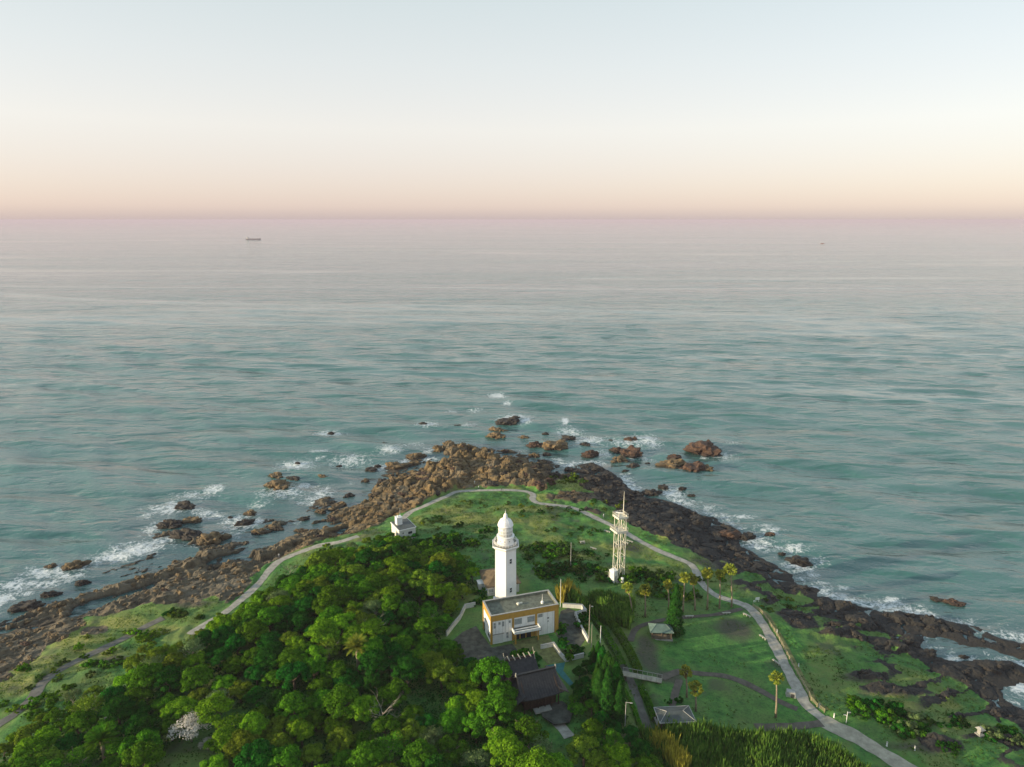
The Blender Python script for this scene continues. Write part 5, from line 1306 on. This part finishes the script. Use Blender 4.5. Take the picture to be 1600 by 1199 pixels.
for u, v, s in [(936, 1112, 1.25), (948, 1122, 1.45), (960, 1118, 1.5), (944, 1104, 1.3), (956, 1104, 1.4), (932, 1094, 1.1), (967, 1128, 1.15), (936, 1078, 1.05), (948, 1084, 1.25), (926, 1044, .7), (934, 1034, .65), (940, 1060, 1.0), (952, 1094, 1.3), (964, 1108, 1.2)]:
    p = G(u, v); e = empty('cypress_tree', p, rt.uniform(0, 6)); e.scale = (s * 1.05, s * 1.05, s); e['category'] = 'tree'
    link('trunk', CYT, e); with_mat(link('crown', rt.choice(CYP), e), rt.choice(['cypress_leaf', 'leaf_dark', 'cypress_leaf']))
    ci.append((e, f'{"tall" if s > .95 else "slim"} dark columnar cypress', p))
label_all(ci, 'cypresses left of the footbridge')
p = G(1053, 990)
e = empty('conifer_tree', p); tag(e, 'tall dark ragged conifer standing beside the upper lawn pavilion', 'tree')
link('trunk', MB().tube([(0, 0, -.5), (-.4, 0, 14)], [.3, .06], 7).mesh('trunk'), e).data.materials.append(MATS['bark'])
link('crown', column_mesh('crown', 650, 15.5, 3.0, 7000, 'cypress_leaf', .5, True), e)

# ------------------------------------------------------------------ palms
def fan_crown(name, seed):
    r = random.Random(seed); mb = MB()
    for i in range(46):
        a = r.uniform(0, 6.28); el_ = r.uniform(-.5, 1.35); L = r.uniform(.6, .95)
        d = Vector((math.cos(a) * math.cos(el_), math.sin(a) * math.cos(el_), math.sin(el_))); s_ = Vector((-math.sin(a), math.cos(a), 0)); up = d.cross(s_)
        c = d * L; mb.tube([(0, 0, 0), c], .03, 3, False)
        R_ = r.uniform(.5, .72); prev = None
        for k in range(8):
            q = (k / 7 - .5) * 2.7; p_ = c + (d * math.cos(q) + s_ * math.sin(q)) * R_ * (1 if k % 2 else .72) - Vector((0, 0, .22 * abs(math.sin(q)) + .1)) - up * (.1 * math.cos(q))
            if prev is not None: mb.add([c, prev, p_], [(0, 1, 2)])
            prev = p_
    me = mb.mesh(name); me.materials.append(MATS['palm_leaf']); return me
def skirt(name, seed):
    r = random.Random(seed); mb = MB()
    for i in range(26):
        a = r.uniform(0, 6.28); z = r.uniform(-1.3, -.1); w = .18; s_ = Vector((-math.sin(a), math.cos(a), 0)); d = Vector((math.cos(a), math.sin(a), 0)); p_ = d * .15 + Vector((0, 0, z + .3)); q = d * r.uniform(.4, .65) + Vector((0, 0, z - .5))
        mb.add([p_ - s_ * .06, p_ + s_ * .06, q + s_ * w, q - s_ * w], [(0, 1, 2, 3)])
    me = mb.mesh(name); me.materials.append(MATS['palm_dead']); return me
FANS = [fan_crown('crown', i) for i in (1, 2, 3)]; SKIRTS = [skirt('dead_leaf_skirt', i) for i in (4, 5)]
PALMS = [(988, 967, 980, 918, 'leaning fan palm, leftmost on the upper lawn edge'), (1008, 964, 1008, 921, 'straight fan palm, second from the left on the upper lawn edge'), (1045, 952, 1043, 913, 'small fan palm rising behind the ragged conifer'), (1067, 956, 1070, 902, 'left palm of the touching pair right of the conifer'),
         (1086, 954, 1081, 905, 'right palm of the touching pair right of the conifer'), (1105, 953, 1105.5, 895, 'fan palm, left one of the three before the promenade corner'), (1124, 951, 1125, 898, 'fan palm, middle one of the three before the promenade corner'), (1143, 949, 1141, 890, 'fan palm, right one of the three before the promenade corner'),
         (1073, 1090, 1071, 1049, 'fan palm standing beside the brown lawn path junction'), (1087, 1112, 1086, 1074, 'fan palm on the lower lawn right of the path junction'), (1212, 1121, 1213, 1058, 'tall lone fan palm on the lower lawn near the promenade')]
for i, (u, v, cu, cv, lb) in enumerate(PALMS):
    p = G(u, v); h = zat(cv, p.y) - p.z; top = at(cu, cv, p.z + h) - p; top.y = 0; top.z = h
    e = empty('fan_palm', p); tag(e, lb, 'palm', 'fan palms round the lawn')
    mb = MB(); mb.tube([(0, 0, -.4), (top.x * .12, 0, h * .3), (top.x * .5, 0, h * .68), (top.x, 0, h)], [.34, .24, .19, .17], 8); mb.build('trunk', 'palm_bark', e, True)
    c = link('crown', FANS[i % 3], e); c.location = (top.x, 0, h); c.rotation_euler = (0, 0, i * 1.3); s_ = (1.45 if i not in (2, 8) else 1.2) * (.9 + .2 * ((i * 37) % 10) / 10); c.scale = (s_, s_, s_)
    k_ = link('dead_leaf_skirt', SKIRTS[i % 2], e); k_.location = (top.x, 0, h); k_.rotation_euler = (0, 0, i * .7)
def frond_mesh(seed, L=3.6):
    r = random.Random(seed); mb = MB(); pts = []
    for k in range(9):
        t_ = k / 8; pts.append(Vector((L * t_ * (1 - .12 * t_), 0, L * (.30 * t_ - .42 * t_ * t_))))
    mb.tube(pts, [.06 * (1 - .8 * k / 8) for k in range(9)], 4, False)
    for k in range(1, 30):
        t_ = k / 30; j = min(int(t_ * 8), 7); f_ = t_ * 8 - j; c = pts[j].lerp(pts[j + 1], f_); d = (pts[j + 1] - pts[j]).normalized(); l_ = .75 * math.sin(math.pi * min(1, t_ * .9 + .12)) + .1
        for s in (-1, 1):
            tip_ = c + Vector((d.x * .55, s * .8, d.z * .55 + r.uniform(-.1, .25))).normalized() * l_; mb.add([c - d * .05, c + d * .07, tip_], [(0, 1, 2)])
    me = mb.mesh('frond'); me.materials.append(MATS['palm_leaf']); return me
FROND = [frond_mesh(i) for i in range(4)]
for (u, v, cv, tone, s, lb) in [(560, 1050, 1012, 'palm_leaf', 1.12, 'big yellow-green date palm rising from the middle of the wood'), (165, 1196, 1158, 'leaf_mid', 1.15, 'large green date palm at the lower left of the wood')]:
    p = G(u, v); h = max(2.5, zat(cv, p.y) - p.z)
    e = empty('date_palm', p); tag(e, lb, 'palm')
    MB().tube([(0, 0, -.4), (0, 0, h * .5), (0, 0, h)], [.42, .38, .45], 9).build('trunk', 'palm_bark', e, True)
    for k in range(44):
        f = link('frond', FROND[k % 4], e); with_mat(f, tone); f.location = (0, 0, h); q = k / 44
        f.rotation_euler = (rt.uniform(-.25, .25), -1.25 + 1.35 * q + rt.uniform(-.12, .12), k * 2.399); f.scale = (s,) * 3

# ------------------------------------------------------------------ blossom trees and bare trees
for u, v, s, tone, lb in [(300, 1160, 1.2, 'blossom', 'tree in white blossom at the edge of the lower left clearing'), (246, 1160, .85, 'leaf_grey', 'pale grey-green feathery tree left of the white blossom tree'), (325, 1172, .5, 'blossom', 'small white blossoming tree right of the larger blossom tree')]:
    p = G(u, v); e = put_tree(p.x, p.y, tone, s, .85, True, name='blossom_tree' if tone == 'blossom' else 'feathery_tree'); tag(e, lb, 'tree')
for i, (u, v, s, lb) in enumerate([(598, 1140, 1.15, 'bare grey tree with forked branches in the middle of the wood'), (621, 1136, .7, 'small bare grey tree right of the larger bare one'), (585, 1002, .9, 'bare pale tree left of the white boundary wall'), (640, 975, .9, 'bare pale tree in the wood behind the boundary wall'), (455, 905, .7, 'bare pale tree near the bend of the coast path'), (668, 985, .8, 'leafless tan tree just left of the forecourt'), (630, 1085, .8, 'dead pale tree at the rim of the dark hollow')]):
    p = G(u, v); e = empty('bare_tree', p, i); e.scale = (s,) * 3; tag(e, lb, 'tree')
    link('trunk', trunk_mesh('trunk', 700 + i, 3.2, 2.4, .17, 'bark_pale', 3, 0), e); link('branches', trunk_mesh('branches', 720 + i, 4.0, 2.6, .13, 'bark_pale', 7, 5), e)
# slender pines by the lower road
pi_ = []
for k, (u, v) in enumerate([(228, 1052), (240, 1048), (252, 1046), (262, 1040), (285, 1036), (304, 1026), (246, 1058), (272, 1046)]):
    p = G(u, v); e = empty('slender_pine', p, k); s = rt.uniform(.75, 1.0); e.scale = (s * .55, s * .55, s); e['category'] = 'tree'
    t_ = link('trunk', trunk_mesh('trunk', 740 + k, 5.0, 2.0, .16, 'bark_pale', 4), e); c = with_mat(link('crown', rt.choice(CROWN_LOOSE), e), 'leaf_olive'); c.location = (0, 0, 2.2); pi_.append((e, 'slender olive pine with bare pale trunk', p))
label_all(pi_, 'slender pines above the lower road')

# ------------------------------------------------------------------ street furniture
def make_bench():
    e = empty('bench'); s = MB().box((0, 0, .45), (2.6, .55, .12)).build('seat', 'wood_grey', e)
    for x in (-.95, 0, .95): MB().box((x, 0, .18), (.28, .45, .5)).build('leg', 'concrete', e)
    return e
bench0 = make_bench()
BEN = [(1077, 965, 4, 'pale bench on the upper lawn path under the palm pair'), (1135, 960, 6, 'pale bench on the upper lawn path near the promenade corner'), (1167, 963, -50, 'pale bench at the top of the promenade'), (1192, 998, -62, 'middle pale bench beside the promenade'), (1213, 1037, -62, 'lowest pale bench beside the promenade'),
       (949, 832, -38, 'pale bench on the point lawn left of the lattice tower platform'), (927, 858.5, -36, 'long pale bench on the point lawn below the tower platform'), (984, 847, -36, 'pale bench right of the lattice tower near the path'), (977, 849, -36, 'pale bench just right of the lattice tower legs')]
for i, (u, v, a, lb) in enumerate(BEN):
    b_ = bench0 if i == 0 else copy_tree(bench0); p = G(u, v); b_.location = p; b_.rotation_euler = (0, 0, R(a)); tag(b_, lb, 'bench', 'benches on the headland')
# fence along the promenade
fence = empty('wooden_fence'); tag(fence, 'pale wooden rail fence along the seaward side of the promenade', 'fence')
pl = path_lines['promenade']; fp = []
for i, q in enumerate(pl[2:-1]):
    i += 2; d = (pl[min(i + 1, len(pl) - 1)] - pl[i - 1]).normalized(); fp.append(q + Vector((-d.y, d.x, 0)) * 2.05)
acc = [fp[0]]
for q in fp[1:]:
    if (q - acc[-1]).length > 1.9: acc.append(q)
post = MB().box((0, 0, .45), (.16, .16, 1.35)).mesh('post'); post.materials.append(MATS['wood_pale'])
for i, q in enumerate(acc):
    o = link('post', post, fence); o.location = (q.x, q.y, Z(q.x, q.y))
    if i:
        a = acc[i - 1]
        for h in (.35, .7, 1.05): MB().tube([(a.x, a.y, Z(a.x, a.y) + h), (q.x, q.y, Z(q.x, q.y) + h)], .055, 4).build('rail', 'wood_pale', fence)
# dry verge beside the fence
ribbon('fence_verge', [(q.x + .9, q.y + .35) for q in acc[::2]], 1.5, 'pale_turf', 'strip of dry grass outside the promenade fence', .05)
# poles
def pole(name, u, v, vt, r_, mat, label, cat='pole', arms=()):
    p = G(u, v); h = zat(vt, p.y) - p.z; e = empty(name, p); tag(e, label, cat)
    MB().tube([(0, 0, -.3), (0, 0, h * .6), (0, 0, h)], [r_, r_ * .8, r_ * .6], 7).build('shaft', mat, e)
    MB().lathe([(r_ * 1.4, 0), (r_ * 1.4, .25), (r_, .3)], 8).build('footing', 'concrete', e)
    for z, l_, a in arms:
        s_ = MB().tube([(0, 0, h * z), (l_ * math.cos(a), l_ * math.sin(a), h * z + .15)], r_ * .5, 5).build('arm', mat, e)
        MB().box((l_ * math.cos(a), l_ * math.sin(a), h * z + .12), (.5, .22, .14)).build('lamp_head', 'stone_pale', e)
    return e
pole('utility_pole', 891.5, 890, 848, .13, 'stone_pale', 'pale pole standing in scrub left of the lattice tower')
pole('flag_pole', 875.5, 950, 905, .10, 'white_paint', 'thin white flagpole at the right corner of the museum building')
pole('utility_pole', 920, 1005, 945, .14, 'bark_pale', 'tall tan pole at the end of the crooked boundary wall', arms=((.93, .7, .4),))
pole('utility_pole', 924, 1012, 976, .11, 'bark_pale', 'shorter tan pole beside the tall one by the boundary wall')
pole('lamp_post', 938, 1005, 978, .13, 'white_paint', 'short white post above the hedge by the lane')
pole('lamp_post', 976.5, 1136, 1097, .12, 'stone_pale', 'pale lamp post beside the lane below the footbridge', 'lamp', arms=((.98, 1.2, -.3),))
pole('flag_pole', 1017, 1092, 1052, .06, 'stone_pale', 'thin pole near the brown path junction') if False else None
pole('lamp_post', 1322, 1131, 1112, .09, 'white_paint', 'white signpost with small arms beside the entrance road', 'signpost', arms=((.85, .6, .2), (.6, .5, 2.6)))
# signs and markers
p = G(1183, 941); e = empty('sign_board', p, R(8)); tag(e, 'white sign board on legs near the upper end of the promenade', 'sign')
MB().box((0, 0, 1.15), (1.3, .1, .85)).build('panel', 'white_paint', e)
for x in (-.5, .5): MB().box((x, 0, .4), (.1, .09, 1.1)).build('leg', 'white_paint', e)
p = G(1178, 942); e = empty('sign_board', p, R(20)); tag(e, 'small white marker left of the promenade sign board', 'sign')
MB().box((0, 0, .62), (.5, .07, .4)).build('panel', 'white_paint', e); MB().box((0, 0, .2), (.09, .08, .6)).build('leg', 'white_paint', e)
for u, v, lb in [(1214, 990, 'white marker post outside the fence halfway down the promenade'), (1247.5, 1043, 'white marker post outside the fence at the lower promenade'), (1280, 1107, 'white marker post where the promenade bends to the road'), (1385.5, 1166, 'white marker post at the right edge of the entrance road'), (1429, 1173, 'white stone marker below the shrubs right of the entrance road'), (1303, 1122, 'small marker at the junction of promenade and road')]:
    p = G(u, v); e = empty('marker_post', p); tag(e, lb, 'post', 'white marker posts')
    MB().lathe([(.2, -.2), (.2, .1), (.15, .12), (.15, .95)], 8).build('shaft', 'white_paint', e); MB().lathe([(.2, .95), (.2, 1.08), (.06, 1.2)], 8).build('cap', 'stone_pale', e)
p = G(1530, 1150); e = empty('stone_lantern', p, R(15)); tag(e, 'grey stone lantern hut with roof among rocks at the far right', 'lantern')
MB().box((0, 0, .2), (1.4, 1.4, .7)).build('base', 'concrete', e); MB().box((0, 0, 1.2), (.8, .8, 1.4)).build('body', 'concrete', e); MB().box((0, 0, 2.1), (1.6, 1.6, .5), 0, .35).build('roof', 'concrete', e); MB().box((0, -.41, 1.3), (.4, .05, .6)).build('opening', 'dark_metal', e)
p = G(1235, 1088); e = empty('stone_monument', p, R(-15)); tag(e, 'pale stone shelter with dark opening beside the lower promenade', 'monument')
bm = bmesh.new(); bmesh.ops.create_cube(bm, size=1); bmesh.ops.subdivide_edges(bm, edges=bm.edges[:], cuts=3, use_grid_fill=True)
for v_ in bm.verts: v_.co = Vector((v_.co.x * 2.3, v_.co.y * 1.4, v_.co.z * 1.5 + .7)) * (1 + .09 * mnoise.noise(v_.co * 4)); v_.co.x *= 1 - .12 * v_.co.z
me = bpy.data.meshes.new('body'); bm.to_mesh(me); bm.free(); me.materials.append(MATS['stone_pale']); link('body', me, e)
MB().box((.35, -.72, .55), (.7, .2, 1.0)).build('opening', 'dark_metal', e)
p = G(919.5, 1082); e = empty('white_panel', p, R(20)); tag(e, 'white upright panel standing in the yard right of the shrine hall', 'sign')
MB().box((0, 0, 1.15), (1.1, .3, 1.9)).build('panel', 'white_paint', e); MB().box((0, 0, .1), (1.2, .6, .3)).build('base', 'concrete', e)
p = G(1007, 1080); e = empty('stair_flight', p, R(60)); tag(e, 'pale teal stair flight descending to the lane by the footbridge', 'stairs')
for k in range(7): MB().box((k * .42, 0, .1 - k * .12), (.42, 1.3, .5)).build('step', 'stone_pale', e)
p = G(910, 849); e = empty('picnic_table', p, R(10)); tag(e, 'pale picnic table on the point lawn left of the tower', 'table')
MB().box((0, 0, .7), (1.8, .8, .08)).build('table_top', 'wood_grey', e)
for y in (-.75, .75): MB().box((0, y, .42), (1.8, .3, .07)).build('seat', 'wood_grey', e)
for x in (-.7, .7): MB().box((x, 0, .3), (.12, 1.4, .72)).build('leg', 'wood_grey', e)

# walkers on the far paths, too small in the photo to show more than clothing
def person(u, v, top, legs, label, rz):
    p = G(u, v); p.z += .1; me = bpy.data.meshes.new('person'); bm = bmesh.new()
    J = {'pel': (0, 0, .95), 'ch': (0, 0, 1.3), 'nk': (0, 0, 1.48), 'hd': (0, .02, 1.62), 'ht': (0, .02, 1.74), 'ls': (-.19, 0, 1.42), 'le': (-.26, -.02, 1.15), 'lh': (-.25, .1, .9), 'rs': (.19, 0, 1.42), 're': (.26, -.02, 1.15), 'rh': (.25, .06, .88), 'lk': (-.1, .08, .5), 'lf': (-.1, .02, .06), 'lt': (-.1, .2, .04), 'rk': (.1, -.02, .5), 'rf': (.1, -.14, .08), 'rt': (.1, .04, .04)}
    rad = {'pel': .15, 'ch': .16, 'nk': .06, 'hd': .1, 'ht': .08, 'ls': .065, 'le': .05, 'lh': .04, 'rs': .065, 're': .05, 'rh': .04, 'lk': .075, 'lf': .05, 'lt': .04, 'rk': .075, 'rf': .05, 'rt': .04}
    names = list(J); vs = {n_: bm.verts.new(J[n_]) for n_ in names}
    for a, b in (('pel', 'ch'), ('ch', 'nk'), ('nk', 'hd'), ('hd', 'ht'), ('ch', 'ls'), ('ls', 'le'), ('le', 'lh'), ('ch', 'rs'), ('rs', 're'), ('re', 'rh'), ('pel', 'lk'), ('lk', 'lf'), ('lf', 'lt'), ('pel', 'rk'), ('rk', 'rf'), ('rf', 'rt')): bm.edges.new((vs[a], vs[b]))
    bm.to_mesh(me); bm.free(); o = link('person', me); o.location = p; o.rotation_euler = (0, 0, rz)
    sk = o.modifiers.new('skin', 'SKIN')
    for i, n_ in enumerate(names): me.skin_vertices[0].data[i].radius = (rad[n_], rad[n_]); me.skin_vertices[0].data[i].use_root = (n_ == 'pel')
    sb = o.modifiers.new('sub', 'SUBSURF'); sb.levels = 1; sb.render_levels = 1
    if top not in MATS: pass
    m, t, b = newmat('clothes'); g_ = nd(t, 'ShaderNodeTexCoord'); s_ = nd(t, 'ShaderNodeSeparateXYZ'); t.links.new(g_.outputs['Object'], s_.inputs[0])
    c = mix(t, legs, top, maprange(t, s_.outputs[2], .92, .94)); c = mix(t, c, (.35, .22, .15), maprange(t, s_.outputs[2], 1.49, 1.5)); c = mix(t, c, (.02, .015, .012), maprange(t, s_.outputs[2], 1.68, 1.70)); t.links.new(c, b.inputs['Base Color']); b.inputs['Roughness'].default_value = .9
    me.materials.append(m); tag(o, label, 'person')
person(741.5, 757.5, (.75, .74, .72), (.6, .6, .6), 'person in white standing on the rocks beyond the path loop', .3)
person(748, 765, (.7, .7, .72), (.05, .05, .08), 'person in a white top on the far path loop', 1.2)
person(784, 768.5, (.03, .03, .04), (.03, .03, .04), 'person in dark clothes on the far path loop', 2.0)
person(943, 809, (.75, .75, .74), (.3, .3, .35), 'person in white walking the path left of the tower platform', .8)
person(436, 872, (.8, .78, .74), (.2, .2, .25), 'person in a pale top on the bend of the coast path', .6)

# ------------------------------------------------------------------ ships
def ship(u, v, L, H_, hull, label, name='cargo_ship', house=-1, rz=0.0):
    p = at(u, v, 0); e = empty(name, p, rz); tag(e, label, 'ship'); B = L * .15
    pts = [(-L / 2, -B * .4), (-L * .42, -B / 2), (L * .36, -B / 2), (L / 2, 0), (L * .36, B / 2), (-L * .42, B / 2), (-L / 2, B * .4)]
    h = MB(); n = len(pts); vs = [(x * .96, y * .8, -1) for x, y in pts] + [(x, y, H_ + (H_ * .35 if x > L * .3 else 0)) for x, y in pts]
    h.add(vs, [tuple(range(n - 1, -1, -1)), tuple(range(n, 2 * n))] + [(i, (i + 1) % n, n + (i + 1) % n, n + i) for i in range(n)]); h.build('hull', hull, e)
    x = house * L * .38
    sp_ = MB().box((x, 0, H_ * 1.9), (L * .10, B * .8, H_ * 2.0)).build('superstructure', 'hull_pale', e)
    MB().box((x, 0, H_ * 3.05), (L * .07, B * .95, H_ * .4)).build('bridge', 'hull_pale', sp_); MB().tube([(x, 0, H_ * 3.2), (x, 0, H_ * 4.2)], L * .006, 6).build('mast', 'hull_pale', sp_)
    MB().box((x - house * -L * .035, 0, H_ * 2.4), (L * .03, B * .3, H_ * 1.5)).build('funnel', hull, e)
    for k in range(4): MB().box((house * -1 * (-L * .2 + k * L * .15), 0, H_ * 1.08), (L * .11, B * .7, H_ * .3)).build('hatch_cover', hull, e)
    MB().tube([(L * .42, 0, H_), (L * .42, 0, H_ * 2.0)], L * .005, 6).build('foremast', 'hull_pale', e)
ship(396, 374.5, 98, 4.6, 'hull_dark', 'dark cargo ship with white aft house on the sea at left', rz=R(-2))
ship(705, 347.5, 190, 9, 'hull_dark', 'faint grey ship on the horizon left of centre', rz=R(3))
ship(870, 348.5, 70, 7, 'hull_pale', 'tiny pale vessel on the horizon right of centre', 'coastal_ship')
ship(1285, 381, 20, 2.0, 'hull_red', 'tiny reddish boat far out on the right', 'fishing_boat')

# ------------------------------------------------------------------ haze over the sea
m = bpy.data.materials.new('sea_haze'); m.use_nodes = True; t = m.node_tree; t.nodes.remove(t.nodes['Principled BSDF'])
pv = t.nodes.new('ShaderNodeVolumePrincipled'); pv.inputs['Color'].default_value = (.73, .645, .765, 1); pv.inputs['Density'].default_value = 7e-5; pv.inputs['Anisotropy'].default_value = 0.0
t.links.new(pv.outputs[0], t.nodes['Material Output'].inputs['Volume'])
MATS['sea_haze'] = m
hz = MB().box((0, 22600, 59.0), (120000, 50000, 136.0)).build('haze', 'sea_haze')
tag(hz, 'thin mauve haze over the sea towards the horizon', None, None, 'stuff')
